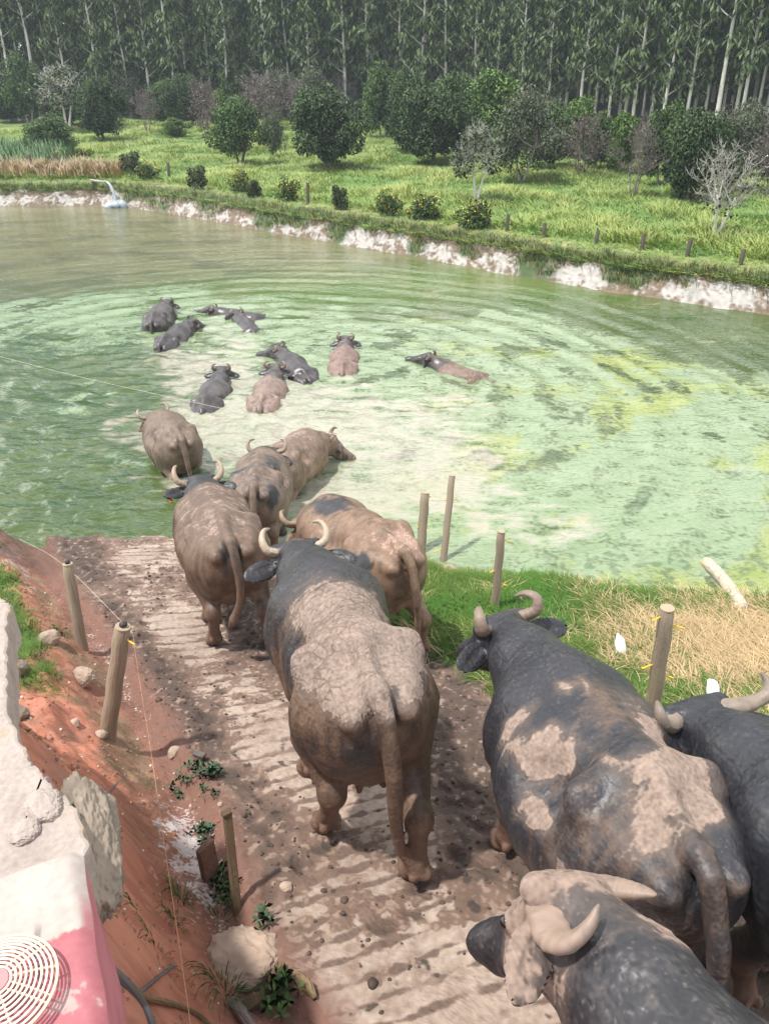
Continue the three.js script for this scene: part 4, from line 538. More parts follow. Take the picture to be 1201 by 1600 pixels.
buffalo('brown buffalo wading apart on the left, tail hanging to the water', { x: -3.05, z: -10.35, yaw: 27, dip: 9, size: 0.93, fat: 1.05, cell: 0.021, seed: 37, neck: [4, 2, 0.56], head: [14, -30], ears: [0, -0.5, -0.2], tail: [[0.01, 0.92, -0.83], [0.04, 0.62, -0.84], [0.05, 0.4, -0.83], [0.06, 0.25, -0.82]], horn: { c: [0.45, 0.36, 0.26], tip: 0.2 }, coat: { wet: 0.75, top: 0.15, crack: 0.3, neck: 0.3, wetC: [0.16, 0.112, 0.078] } });
const SW = { neck: [0, 26, 0.6], head: [0, -12], cell: 0.025, dip: 0, size: 0.9, fat: 0.95 };
const wetHide = { gloss: 0.37, wet: 0.1, top: 0.0, crack: 0, neck: 0.3, hide: [0.055, 0.048, 0.048], wetC: [0.13, 0.098, 0.08], dryC: [0.38, 0.28, 0.235], speck: 0.2 };
buffalo('dark swimming buffalo with drooping ears, wire crossing behind its back', { ...SW, x: -2.98, z: -12.75, y: -1.0, yaw: -2, seed: 41, head: [2, -20], ears: [0, -0.35, -0.1], horn: { c: [0.2, 0.14, 0.1], w: 0.8 }, coat: { ...wetHide, wet: 0.22 } });
buffalo('mud-backed swimming buffalo with its tail showing, beside the drooping-eared one', { ...SW, x: -2.02, z: -12.75, y: -0.95, yaw: -3, seed: 45, head: [-3, -22], ears: [0, -0.45, -0.1], horn: { c: [0.3, 0.22, 0.16] }, coat: { ...wetHide, wet: 0.55, wetC: [0.24, 0.17, 0.135], top: 0.25 } });
buffalo('shiny dark buffalo in the water with an orange tag, head turned left', { ...SW, x: -1.62, z: -14.1, y: -0.98, yaw: 24, seed: 49, neck: [12, 22, 0.6], head: [48, -8], tag: [-1, 'orange', 0.0, 1.1], horn: { c: [0.26, 0.2, 0.15] }, coat: wetHide });
buffalo('round-rumped pink-brown buffalo swimming straight away, curled horns', { ...SW, x: -0.78, z: -14.5, y: -0.98, yaw: 0, seed: 53, head: [0, -22], ears: [0, -0.4, -0.1], horn: { c: [0.3, 0.22, 0.17], w: 0.85 }, coat: { ...wetHide, wet: 0.55, wetC: [0.22, 0.145, 0.115], top: 0.2 } });
buffalo('lone buffalo swimming off to the right, muzzle held clear of the water', { ...SW, x: 1.5, z: -13.95, y: -1.07, yaw: 46, seed: 57, eyes: true, neck: [6, 30, 0.56], head: [18, 0], horn: { c: [0.22, 0.15, 0.11], w: 0.8 }, coat: { ...wetHide, wet: 0.5, wetC: [0.17, 0.11, 0.08] } });
buffalo('farthest buffalo, black head stretched flat along the water', { ...SW, x: -3.1, z: -17.75, y: -1.1, yaw: 68, seed: 61, neck: [4, 24, 0.6], head: [10, 0], horn: { c: [0.34, 0.28, 0.22], w: 0.7 }, coat: wetHide });
buffalo('low swimming buffalo with small rounded horns just below the farthest one', { ...SW, x: -2.95, z: -16.9, y: -1.1, yaw: 24, seed: 65, neck: [6, 26, 0.58], head: [14, -12], horn: { c: [0.3, 0.24, 0.19], w: 0.75 }, coat: wetHide });
buffalo('dark high-backed buffalo in the water, left of a close pair, tail showing', { ...SW, x: -4.95, z: -17.1, y: -0.72, yaw: 0, seed: 69, size: 0.82, head: [2, -25], neck: [0, 14, 0.58], ears: [0, -0.5, -0.1], horn: { c: [0.16, 0.12, 0.1], w: 0.75 }, coat: { ...wetHide, wet: 0.25 } });
buffalo('grey wet buffalo in the water, right of a close pair, head turned right', { ...SW, x: -4.38, z: -15.95, y: -0.85, yaw: -12, seed: 73, size: 0.82, neck: [-12, 18, 0.6], head: [-34, -20], horn: { c: [0.16, 0.12, 0.1], w: 0.8 }, coat: wetHide });
// ---------------------------------------------------------------- trees: tapered trunks, limbs, and crowns of many small leaf faces
const leafMats = {}; const leafMat = (name, c, t = 0.4) => leafMats[name] ??= Object.assign(new THREE.MeshPhysicalMaterial({ vertexColors: true, color: lin(...c), roughness: 0.75, transmission: t, thickness: 0, specularIntensity: 0.4, side: THREE.DoubleSide }), { name });
const barkMat = (name, a, b) => Object.assign(new THREE.MeshStandardMaterial({ map: speckle(a, b, 9, name.length), roughness: 0.9, bumpMap: gritBump, bumpScale: 0.02 }), { name });
const barkPale = barkMat('pale_bark', [0.5, 0.46, 0.4], [0.75, 0.71, 0.65]), barkGrey = barkMat('grey_bark', [0.2, 0.17, 0.15], [0.36, 0.32, 0.28]), barkDark = barkMat('dark_bark', [0.07, 0.05, 0.04], [0.15, 0.12, 0.09]), twigMat = barkMat('twig_bark', [0.16, 0.125, 0.115], [0.3, 0.25, 0.235]);
class Leaves {
  constructor(rng) { this.p = []; this.n = []; this.c = []; this.r = rng; }
  // one bent leaf or leaf spray: l long, w wide, pointing along d
  leaf(x, y, z, dx, dy, dz, l, w, tone, out) {
    const r = this.r; let ax = r() - 0.5, ay = r() - 0.5, az = r() - 0.5; const k = ax * dx + ay * dy + az * dz; ax -= dx * k; ay -= dy * k; az -= dz * k; const q = 1 / (Math.hypot(ax, ay, az) || 1); ax *= q * w; ay *= q * w; az *= q * w;
    const mx = x + dx * l * 0.5, my = y + dy * l * 0.5, mz = z + dz * l * 0.5, ex = x + dx * l, ey = y + dy * l - l * 0.15, ez = z + dz * l;
    this.p.push(x, y, z, mx + ax, my + ay, mz + az, mx - ax, my - ay, mz - az, mx - ax, my - ay, mz - az, mx + ax, my + ay, mz + az, ex, ey, ez);
    let nx = ay * dz - az * dy, ny = az * dx - ax * dz, nz = ax * dy - ay * dx; const m = 1 / (Math.hypot(nx, ny, nz) || 1); nx *= m; ny *= m; nz *= m; if (nx * out[0] + ny * out[1] + nz * out[2] < 0) { nx = -nx; ny = -ny; nz = -nz; }
    nx = nx * 0.6 + out[0] * 0.7; ny = ny * 0.6 + out[1] * 0.7; nz = nz * 0.6 + out[2] * 0.7; const s = 1 / (Math.hypot(nx, ny, nz) || 1);
    for (let i = 0; i < 6; i++) { this.n.push(nx * s, ny * s, nz * s); this.c.push(tone[0], tone[1], tone[2]); }
  }
  geometry() { const g = new THREE.BufferGeometry(); g.setAttribute('position', new THREE.Float32BufferAttribute(this.p, 3)); g.setAttribute('normal', new THREE.Float32BufferAttribute(this.n, 3)); g.setAttribute('color', new THREE.Float32BufferAttribute(this.c, 3)); g.setAttribute('uv', new THREE.BufferAttribute(new Float32Array(this.p.length / 3 * 2), 2)); return g; }
}
const dirOf = (r) => { const z = r() * 2 - 1, a = r() * 6.2832, q = Math.sqrt(1 - z * z); return [q * Math.cos(a), z, q * Math.sin(a)]; };
// o: h height, w width, stem clear trunk, lobes, leaves, leaf size, bark, leaf material, bare share of twigs
function makeTree(name, o, seed) {
  const r = mulberry(seed), root = base(name, 0, 0, 0), wood = [], L = new Leaves(r), lobes = [], h = o.h, w = o.w / 2;
  const nl = o.lobes ?? 9, trunks = o.trunks ?? 1, c0 = o.stem * h;
  for (let i = 0; i < nl; i++) { const a = i * 2.4 + r(), t = (i + 0.5) / nl, rad = w * (0.3 + 0.45 * r()) * Math.sin(Math.PI * (0.2 + 0.72 * t)), s = (o.lobe ?? 0.42) * w * (0.75 + 0.5 * r());
    lobes.push([Math.cos(a) * rad * 1.15, c0 + (h - c0) * (0.12 + 0.72 * t), Math.sin(a) * rad * 1.15, s, s * (0.6 + 0.3 * r()) * Math.min(1.2, (h - c0) / o.w + 0.35)]); }
  const tr = o.thick ?? h * 0.028, tops = [];
  for (let t = 0; t < trunks; t++) { const a = t * 2.1 + r() * 2, lean = trunks > 1 ? w * 0.35 : w * 0.08, top = V(Math.cos(a) * lean, Math.max(c0 * 1.15, h * 0.45), Math.sin(a) * lean), p = curve([V(Math.cos(a) * tr * 0.7 * (trunks > 1), -0.15, Math.sin(a) * tr * 0.7 * (trunks > 1)), V(Math.cos(a) * lean * 0.3 + (r() - 0.5) * 0.1, c0 * 0.5, Math.sin(a) * lean * 0.3 + (r() - 0.5) * 0.1), top], 7); wood.push(tube(p, p.map((_, i) => tr * (1.25 - 0.1 * i)), 7, 0.2, seed)); tops.push(top); }
  const twigs = o.twigs ?? 0;
  lobes.forEach(([x, y, z, s], i) => { const b = tops[i % tops.length], st = b.clone().multiplyScalar(0.75 + 0.25 * r()), e = V(x, y, z), m = st.clone().lerp(e, 0.5).add(V(0, -s * 0.15, 0)), p = curve([st, m, e], 5); wood.push(tube(p, p.map((_, j) => tr * 0.5 * (1 - 0.15 * j)), 5, 0.15, i));
    for (let k = 0; k < 4 + twigs; k++) { const d = dirOf(r), e2 = V(x + d[0] * s * 1.05, y + Math.abs(d[1]) * s * 0.9 * (o.up ?? 1), z + d[2] * s * 1.05), st2 = m.clone().lerp(e, r()), q = curve([st2, st2.clone().lerp(e2, 0.5).add(V((r() - 0.5) * s * 0.3, (r() - 0.3) * s * 0.25, (r() - 0.5) * s * 0.3)), e2], 4); wood.push(tube(q, q.map((_, j) => Math.max(0.006, tr * 0.16 * (1 - 0.2 * j))), 3));
      if (twigs) for (let t2 = 0; t2 < 3; t2++) { const d2 = dirOf(r), a = q[2].clone().lerp(e2, r()), b2 = a.clone().add(V(d2[0], Math.abs(d2[1]) + 0.2, d2[2]).multiplyScalar(s * 0.45)); wood.push(tube([a, b2], [Math.max(0.008, tr * 0.07), 0.004], 3)); } } });
  const g = mergeGeometries(wood); mesh('trunk', g, o.bark, root);
  const n = o.leaves, hue = o.hue ?? 0.45;
  for (let i = 0; i < n; i++) { const B = lobes[Math.floor(r() * nl)], d = dirOf(r); let q = Math.pow(r(), 0.4); if (d[1] < 0) q *= 0.9; const cl = 0.5 + 0.9 * noise3(B[0] * 3 + d[0] * 2.6, d[1] * 2.6 + B[1], d[2] * 2.6 + seed); if (r() > cl + 0.35) continue;
    const out = [d[0] * 0.7, d[1] * 0.7 + 0.5, d[2] * 0.7], e = dirOf(r), px = B[0] + d[0] * B[3] * q, py = B[1] + d[1] * B[4] * q, pz = B[2] + d[2] * B[3] * q; if (py < (o.low ?? 0.05)) continue;
    const t = 0.75 + 0.5 * r() + hue * (cl - 0.5), yl = o.tip && r() < o.tip ? 1.7 : 1; let dx = d[0] + e[0], dy = d[1] * 0.6 + e[1] + (o.droop ?? 0), dz = d[2] + e[2]; const m = 1 / Math.hypot(dx, dy, dz); const sz = o.leaf * (0.7 + 0.6 * r());
    L.leaf(px, py, pz, dx * m, dy * m, dz * m, sz, sz * (o.aspect ?? 0.42), [t * yl, t * (yl > 1 ? 1.5 : 1), t * 0.95], out); }
  mesh('crown', L.geometry(), o.leafM, root);
  if (o.flowers) { const F = new Leaves(r); for (let i = 0; i < o.flowers; i++) { const B = lobes[Math.floor(r() * nl)], d = dirOf(r); d[1] = Math.abs(d[1]) * 0.8 + 0.2; const e = dirOf(r); F.leaf(B[0] + d[0] * B[3] * 1.02, B[1] + d[1] * B[4] * 1.05, B[2] + d[2] * B[3] * 1.02, e[0], Math.abs(e[1]), e[2], 0.075, 0.032, [1, 1, 1], [0, 1, 0]); } mesh('flower', stuffGeo(F.geometry()), flowerMat, root).userData.kind = 'stuff'; }
  return root;
}
const stuffGeo = (g) => g;
const flowerMat = new THREE.MeshStandardMaterial({ color: lin(0.75, 0.5, 0.03), roughness: 0.8, side: THREE.DoubleSide }); flowerMat.name = 'yellow_petal';
const G1 = leafMat('dark_leaf', [0.08, 0.14, 0.045]), G2 = leafMat('mid_leaf', [0.11, 0.2, 0.05]), G3L = leafMat('bright_leaf', [0.15, 0.27, 0.05]), G4 = leafMat('grey_leaf', [0.14, 0.185, 0.1]), G5 = leafMat('purple_leaf', [0.2, 0.155, 0.145], 0.2), GE = leafMat('gum_leaf', [0.155, 0.23, 0.08], 0.5), G6 = leafMat('olive_leaf', [0.11, 0.15, 0.05]);
const KINDS = {
  dark: { h: 3, w: 3.6, stem: 0.12, lobes: 22, leaves: 22000, leaf: 0.095, bark: barkDark, leafM: G1, lobe: 0.34, trunks: 2, thick: 0.07 },
  mid: { h: 3, w: 3, stem: 0.12, lobes: 19, leaves: 15000, leaf: 0.095, bark: barkGrey, leafM: G2, lobe: 0.34, trunks: 2, thick: 0.06 },
  bright: { h: 3, w: 2.4, stem: 0.1, lobes: 11, leaves: 10000, leaf: 0.1, bark: barkGrey, leafM: G3L, lobe: 0.42, thick: 0.06 },
  grey: { h: 3, w: 3, stem: 0.15, lobes: 13, leaves: 7500, leaf: 0.09, bark: barkGrey, leafM: G4, lobe: 0.42, trunks: 2, thick: 0.05, twigs: 4 },
  purple: { h: 3, w: 2.6, stem: 0.12, lobes: 12, leaves: 1300, leaf: 0.09, bark: twigMat, leafM: G5, lobe: 0.44, trunks: 3, thick: 0.04, twigs: 9 },
  bare: { h: 3, w: 2.4, stem: 0.2, lobes: 12, leaves: 260, leaf: 0.08, bark: twigMat, leafM: G5, lobe: 0.42, trunks: 3, thick: 0.045, twigs: 10 },
  round: { h: 1.2, w: 1.2, stem: 0.02, lobes: 8, leaves: 2600, leaf: 0.09, bark: barkGrey, leafM: G6, lobe: 0.5, thick: 0.02, low: 0 },
  flower: { h: 1, w: 1.2, stem: 0.02, lobes: 8, leaves: 1500, leaf: 0.1, bark: barkGrey, leafM: G2, lobe: 0.5, thick: 0.02, flowers: 180, low: 0 },
  sparse: { h: 3, w: 2.2, stem: 0.3, lobes: 13, leaves: 1500, leaf: 0.11, bark: barkPale, leafM: G4, lobe: 0.38, trunks: 2, thick: 0.05, twigs: 5 },
  pale: { h: 3, w: 2.6, stem: 0.22, lobes: 14, leaves: 520, leaf: 0.1, bark: barkPale, leafM: G4, lobe: 0.4, trunks: 3, thick: 0.055, twigs: 6 },
  tree: { h: 3, w: 3.2, stem: 0.24, lobes: 16, leaves: 16000, leaf: 0.095, bark: barkDark, leafM: G2, lobe: 0.42, trunks: 3, thick: 0.06 },
};
const made = {};
function plant(kind, name, label, category, group, px, py, w, h, variant = 0, lift = 0) {
  const key = kind + variant; let o;
  if (!made[key]) o = made[key] = makeTree(name, KINDS[kind], 100 + variant * 31 + kind.length * 7); else { o = made[key].clone(); o.name = numbered(name); scene.add(o); }
  const p = spot(px, py), k = p.t / 1232 / Math.cos(PITCH - 0.38), K = KINDS[kind], sx = w * p.t / 1232 / K.w, sy = h * k / K.h;
  o.position.set(p.x, p.y - 0.03, p.z); o.scale.set(sx, sy, sx); o.rotation.y = (px * 0.7 + py) % 6.28; tag(o, label, category, group); return o;
}
const BG = 'bushes and small trees on the meadow below the wood';
plant('tree', 'small_tree', 'rounded dark green tree with visible branching trunk and shadow beneath, middle of the meadow', 'tree', BG, 376, 262, 98, 94);
plant('dark', 'small_tree', 'broadest dark bush, reaching the ground, beside the rounded tree with a trunk', 'tree', BG, 510, 266, 128, 118);
plant('dark', 'small_tree', 'dark dense bush behind the pale bare one, left part of the meadow', 'tree', BG, 165, 222, 80, 92, 1);
plant('mid', 'small_tree', 'low rounded green bush at the left beside the reeds', 'tree', BG, 85, 243, 86, 58);
plant('bright', 'small_tree', 'small light green bush alone on the slope behind', 'tree', BG, 277, 217, 44, 32);
plant('mid', 'small_tree', 'tall leafy green tree at the far left behind', 'tree', BG, 48, 196, 64, 102, 1);
plant('sparse', 'small_tree', 'thin tree with pale leaning trunk and ochre twigs at the left', 'tree', BG, 106, 206, 96, 96);
plant('bare', 'small_tree', 'leafless greyish-pink tree between two dark bushes at the left', 'tree', BG, 232, 210, 50, 66);
plant('purple', 'small_tree', 'purplish bush at the very left edge of the meadow', 'tree', BG, 8, 186, 50, 80);
plant('purple', 'small_tree', 'brownish-purple bush behind the small light green one', 'tree', BG, 326, 216, 64, 82, 1);
plant('purple', 'small_tree', 'purplish bush above the rounded tree with a trunk', 'tree', BG, 408, 204, 83, 82);
plant('purple', 'small_tree', 'purplish bush above the broadest dark bush', 'tree', BG, 462, 200, 62, 65, 1);
plant('bare', 'small_tree', 'pinkish twiggy bush at the foot of the wood, middle', 'tree', BG, 530, 188, 83, 60, 1);
plant('mid', 'small_tree', 'green bush behind the leafless greyish-pink tree', 'tree', BG, 262, 200, 69, 68);
plant('bright', 'small_tree', 'yellowish-green bush between the purple ones', 'tree', BG, 345, 204, 34, 60, 1);
plant('dark', 'small_tree', 'dark green bush high on the slope at left of middle', 'tree', BG, 300, 200, 69, 78, 1);
plant('mid', 'small_tree', 'soft green bush at the foot of the wood above the rounded tree', 'tree', BG, 370, 188, 80, 68, 1);
plant('grey', 'small_tree', 'grey-green bush at the foot of the wood, left', 'tree', BG, 205, 188, 76, 65);
plant('grey', 'small_tree', 'grey-green bush beside the broadest dark bush', 'tree', BG, 430, 250, 46, 72, 1);
plant('dark', 'small_tree', 'dark tall bush right of the gap in the bushes', 'tree', BG, 640, 240, 92, 112);
plant('dark', 'small_tree', 'big dark bush at the middle with its stems showing at the foot', 'tree', BG, 672, 258, 120, 112, 1);
plant('bright', 'small_tree', 'light green tall tree behind the middle bushes', 'tree', BG, 762, 232, 100, 112);
plant('sparse', 'small_tree', 'small pale-leaved tree with grey trunk standing forward on the meadow', 'tree', BG, 743, 318, 90, 118, 1);
plant('grey', 'small_tree', 'wide grey-green tree right of the small pale one', 'tree', BG, 814, 287, 118, 132);
plant('bright', 'small_tree', 'bright green leafy crown above the brownish bare tree', 'tree', BG, 898, 250, 66, 92, 1);
plant('purple', 'small_tree', 'brownish bare tree with round twiggy crown', 'tree', BG, 906, 278, 82, 92);
plant('bright', 'small_tree', 'bright green tree beside the pinkish leafless one', 'tree', BG, 966, 272, 58, 92);
plant('bare', 'small_tree', 'pinkish leafless tree with spreading branches', 'tree', BG, 988, 310, 84, 110);
plant('dark', 'small_tree', 'large dark green bush at the right behind the white-stemmed tree', 'tree', BG, 1078, 316, 128, 132);
plant('mid', 'small_tree', 'green tree at the right behind the pinkish leafless one', 'tree', BG, 1032, 292, 84, 124, 1);
plant('grey', 'small_tree', 'grey-green crown right of the large dark bush', 'tree', BG, 1130, 300, 90, 120, 1);
plant('purple', 'small_tree', 'brownish-purple bush at the far right edge of the meadow', 'tree', BG, 1190, 312, 76, 128, 1);
plant('pale', 'small_tree', 'nearly leafless white-stemmed tree with one long leaning branch', 'tree', BG, 1112, 372, 124, 138);
plant('mid', 'small_tree', 'soft green bush at the wood edge, behind the dark dense bush at left', 'tree', BG, 150, 202, 86, 66, 0);
plant('dark', 'small_tree', 'deep green bush at the wood edge, at the left edge', 'tree', BG, 20, 192, 74, 58, 1);
plant('mid', 'small_tree', 'green bush at the wood edge, above the small light green bush', 'tree', BG, 285, 186, 82, 68, 0);
plant('mid', 'small_tree', 'green bush at the wood edge, left of the purplish bushes', 'tree', BG, 335, 184, 74, 58, 1);
plant('purple', 'small_tree', 'purplish bush at the wood edge, between the purplish bushes', 'tree', BG, 395, 188, 77, 56, 0);
plant('grey', 'small_tree', 'grey-green bush at the wood edge, above the grey-green one', 'tree', BG, 440, 192, 74, 73, 1);
plant('grey', 'small_tree', 'grey-green bush at the wood edge, behind the broadest dark bush', 'tree', BG, 490, 194, 86, 77, 0);
plant('dark', 'small_tree', 'dark green bush at the wood edge, low in the gap', 'tree', BG, 575, 192, 62, 35, 1);
plant('mid', 'small_tree', 'soft green bush at the wood edge, left of the dark tall bush', 'tree', BG, 600, 218, 82, 105, 0);
plant('mid', 'small_tree', 'soft green bush at the wood edge, behind the big dark bush', 'tree', BG, 700, 222, 99, 98, 1);
plant('dark', 'small_tree', 'deep green bush at the wood edge, right of the big dark bush', 'tree', BG, 725, 254, 74, 70, 0);
plant('mid', 'small_tree', 'green bush at the wood edge, behind the wide grey-green tree', 'tree', BG, 855, 266, 86, 98, 1);
plant('mid', 'small_tree', 'green bush at the wood edge, beside the brownish bare tree', 'tree', BG, 935, 266, 66, 82, 0);
plant('purple', 'small_tree', 'purplish bush at the wood edge, behind the pinkish leafless tree', 'tree', BG, 1010, 272, 69, 87, 1);
plant('grey', 'small_tree', 'grey-green bush at the wood edge, above the large dark bush', 'tree', BG, 1150, 284, 99, 112, 0);
plant('grey', 'small_tree', 'grey-green bush at the wood edge, under the tall white trunks', 'tree', BG, 860, 236, 74, 73, 1);
plant('dark', 'small_tree', 'dark green bush at the wood edge, at the right edge', 'tree', BG, 1195, 280, 74, 105, 0);
plant('mid', 'small_tree', 'soft green bush at the wood edge, left of the thin pale tree', 'tree', BG, 120, 198, 74, 51, 1);
plant('mid', 'small_tree', 'soft green bush at the wood edge, above the leafless tree', 'tree', BG, 250, 184, 74, 61, 0);
const SB = 'small bushes along the meadow edge';
plant('round', 'shrub', 'small rounded shrub by the inlet pipe', 'shrub', SB, 208, 274, 38, 36);
plant('round', 'shrub', 'small rounded shrub alone above the far bank', 'shrub', SB, 311, 296, 36, 36);
plant('round', 'shrub', 'tiny shrub below the rounded tree with a trunk', 'shrub', SB, 398, 309, 28, 28);
plant('round', 'shrub', 'loose green shrub above the far bank left of the flowering pair', 'shrub', SB, 530, 328, 28, 38);
plant('flower', 'shrub', 'yellow-flowered shrub beside the reeds at the left', 'shrub', SB, 99, 262, 34, 24);
plant('flower', 'shrub', 'small yellow-flowered shrub near the low rounded bush', 'shrub', SB, 134, 248, 26, 14);
plant('flower', 'shrub', 'yellow-flowered shrub beside the rounded shrub by the pipe', 'shrub', SB, 230, 280, 32, 24);
plant('flower', 'shrub', 'yellow-flowered shrub below the rounded tree', 'shrub', SB, 376, 300, 28, 30);
plant('flower', 'shrub', 'yellow-flowered shrub with pale foliage near a fence post', 'shrub', SB, 452, 314, 34, 32);
plant('flower', 'shrub', 'left one of two loose flowering shrubs above the middle of the bank', 'shrub', SB, 606, 337, 38, 34);
plant('flower', 'shrub', 'right one of two loose flowering shrubs above the middle of the bank', 'shrub', SB, 664, 342, 50, 34);
plant('flower', 'shrub', 'flowering shrub below the small pale-leaved tree', 'shrub', SB, 742, 357, 52, 40);

// ---------------------------------------------------------------- the eucalyptus wood
function makeGum(seed, low) {
  const r = mulberry(seed), root = base('eucalyptus_tree', 0, 0, 0), h = 12, L = new Leaves(r), wood = [], lean = (r() - 0.5) * 0.7;
  const p = []; for (let i = 0; i <= 8; i++) p.push(V(lean * (i / 8) ** 2 + 0.06 * Math.sin(i + seed), h * i / 8 - 0.3, 0.05 * Math.cos(i * 1.3 + seed)));
  wood.push(tube(p, p.map((_, i) => (low > 3 ? 0.125 : 0.11) * (1 - i / 9.2)), 7, 0.08, seed));
  const at = (y) => V(lean * (y / h) ** 2, y, 0), c0 = low + 1.4 * r();
  const nb = low > 3 ? 22 : 28; for (let b = 0; b < nb; b++) { const t = b / nb, y = mix(c0, h - 0.4, t), a = b * 2.4 + r(), len = (0.6 + 0.8 * r()) * mix(1.15, 0.45, t), s = at(y), e = s.clone().add(V(Math.cos(a) * len, len * 0.75, Math.sin(a) * len)); wood.push(tube([s, s.clone().lerp(e, 0.5).add(V(0, -0.05, 0)), e], [0.035, 0.025, 0.01], 4));
    const n = low > 3 ? 30 + Math.floor(r() * 20) : 46 + Math.floor(r() * 26); for (let i = 0; i < n; i++) { const d = dirOf(r), q = 0.62 * Math.cbrt(r()) * mix(1, 0.7, t), k = 0.45 + 0.55 * r(), px = mix(s.x, e.x, k) + d[0] * q, py = mix(s.y, e.y, k) + d[1] * q * 0.9, pz = mix(s.z, e.z, k) + d[2] * q, w = dirOf(r), tone = 0.7 + 0.6 * r(); let dx = w[0] * 0.7, dy = -0.7 + w[1] * 0.5, dz = w[2] * 0.7; const m = 1 / Math.hypot(dx, dy, dz); L.leaf(px, py, pz, dx * m, dy * m, dz * m, 0.3 + 0.15 * r(), 0.062, [tone, tone, tone * 0.95], [d[0] * 0.6, 0.6 + d[1] * 0.5, d[2] * 0.6]); } }
  mesh('trunk', mergeGeometries(wood), barkPale, root); mesh('crown', L.geometry(), GE, root); return root;
}
{
  const r = mulberry(5150), protos = [1, 2, 3, 4, 5, 6].map((s) => makeGum(s * 17, s < 4 ? 1.6 : 4.2)), places = [], back = [];
  for (let row = 0; row < 34; row++) { const d0 = 32.5 + row * 2.5, n = 60; for (let i = 0; i < 96; i++) { const w = -58 + (i < 30 ? i * 1.85 : 55.5 + (i - 30) * 1.3) + (row % 2) * 0.9 + (r() - 0.5) * 0.7 ; const d = d0 + (r() - 0.5) * 1.1 + 1.5 * fbm(w * 0.06, 3, 1, 2); const gap = -1.5 * sst(-6, 6, w) * 0; const [x, z] = farXZ(w, d + gap), y = farProfile(w, d + gap), k = 0.85 + 0.35 * r(), turn = r() * 6.28, m = Math.floor(r() * 3) + (r() < sst(-6, 7, w) * 0.9 ? 3 : 0);
      const ang = x / -z; (row < 4 && Math.abs(ang) < 0.54 && places.length < 240 ? places : back).push([x, y, z, k, turn, m, row, ang]); } }
  places.forEach(([x, y, z, k, turn, m, row, ang], i) => { let o; if (i < 6) { o = protos[i]; } else { o = protos[m].clone(); o.name = numbered('eucalyptus_tree'); scene.add(o); } o.position.set(x, y, z); o.scale.setScalar(k); o.rotation.y = turn; tag(o, `tall slender eucalyptus with pale straight trunk, ${['front', 'second', 'third', 'fourth', 'fifth'][row]} row of the wood, ${['far left', 'left of middle', 'right of middle', 'far right'][Math.min(3, Math.max(0, Math.floor((ang + 0.56) / 0.28)))]}`, 'tree', 'eucalyptus trees of the wood above the meadow'); });
  const forest = base('distant_wood', 0, 0, 0); tag(forest, 'dense rows of eucalyptus climbing the hill behind the first trees', 'wood', null, 'stuff');
  for (let m = 0; m < 6; m++) { const L = back.filter((p) => p[5] === m), M = new THREE.Matrix4(), Q = new THREE.Quaternion(), e = new THREE.Euler();
    for (const part of protos[m].children) { const im = shade(new THREE.InstancedMesh(part.geometry, part.material, L.length)); im.name = part.name; L.forEach(([x, y, z, k, turn], i) => im.setMatrixAt(i, M.compose(V(x, y, z), Q.setFromEuler(e.set(0, turn, 0)), V(k, k, k)))); stuff(im); forest.add(im); } }
}
// ---------------------------------------------------------------- grass
function tuftGeometry(seed, n, h, spread, width, bend) {
  const r = mulberry(seed), p = [], nn = [], ix = [];
  for (let i = 0; i < n; i++) { const a = r() * 6.283, q = spread * Math.sqrt(r()), x = Math.cos(a) * q, z = Math.sin(a) * q, b = a + (r() - 0.5) * 2, hh = h * (0.5 + 0.7 * r()), bx = Math.cos(b) * bend * hh, bz = Math.sin(b) * bend * hh, wx = -Math.sin(b + r()) * width, wz = Math.cos(b + r()) * width, k = p.length / 3;
    p.push(x - wx, 0, z - wz, x + wx, 0, z + wz, x + bx * 0.35 - wx * 0.8, hh * 0.6, z + bz * 0.35 - wz * 0.8, x + bx * 0.35 + wx * 0.8, hh * 0.6, z + bz * 0.35 + wz * 0.8, x + bx, hh * (1 - 0.25 * bend), z + bz); ix.push(k, k + 1, k + 2, k + 1, k + 3, k + 2, k + 2, k + 3, k + 4); for (let m = 0; m < 5; m++) nn.push(bx * 0.3, 1, bz * 0.3); }
  const g = new THREE.BufferGeometry(); g.setAttribute('position', new THREE.Float32BufferAttribute(p, 3)); g.setAttribute('normal', new THREE.Float32BufferAttribute(nn, 3)); g.setIndex(ix); return g;
}
const grassMat = new THREE.MeshPhysicalMaterial({ color: lin(1, 1, 1), roughness: 0.8, transmission: 0.35, thickness: 0, specularIntensity: 0.3, side: THREE.DoubleSide }); grassMat.name = 'grass_blade';
function sow(name, label, category, geos, list, parentless = true) {
  const g = base(name, 0, 0, 0); tag(g, label, category, null, 'stuff'); const M = new THREE.Matrix4(), Q = new THREE.Quaternion(), e = new THREE.Euler(), c = new THREE.Color();
  geos.forEach((geo, m) => { const L = list.filter((_, i) => i % geos.length === m); if (!L.length) return; const im = shade(new THREE.InstancedMesh(geo, grassMat, L.length)); im.name = 'grass_tuft'; L.forEach(([x, y, z, s, sy, t, col], i) => { im.setMatrixAt(i, M.compose(V(x, y, z), Q.setFromEuler(e.set(0, t, 0)), V(s, sy, s))); im.setColorAt(i, c.setRGB(...col)); }); stuff(im); g.add(im); });
  return g;
}
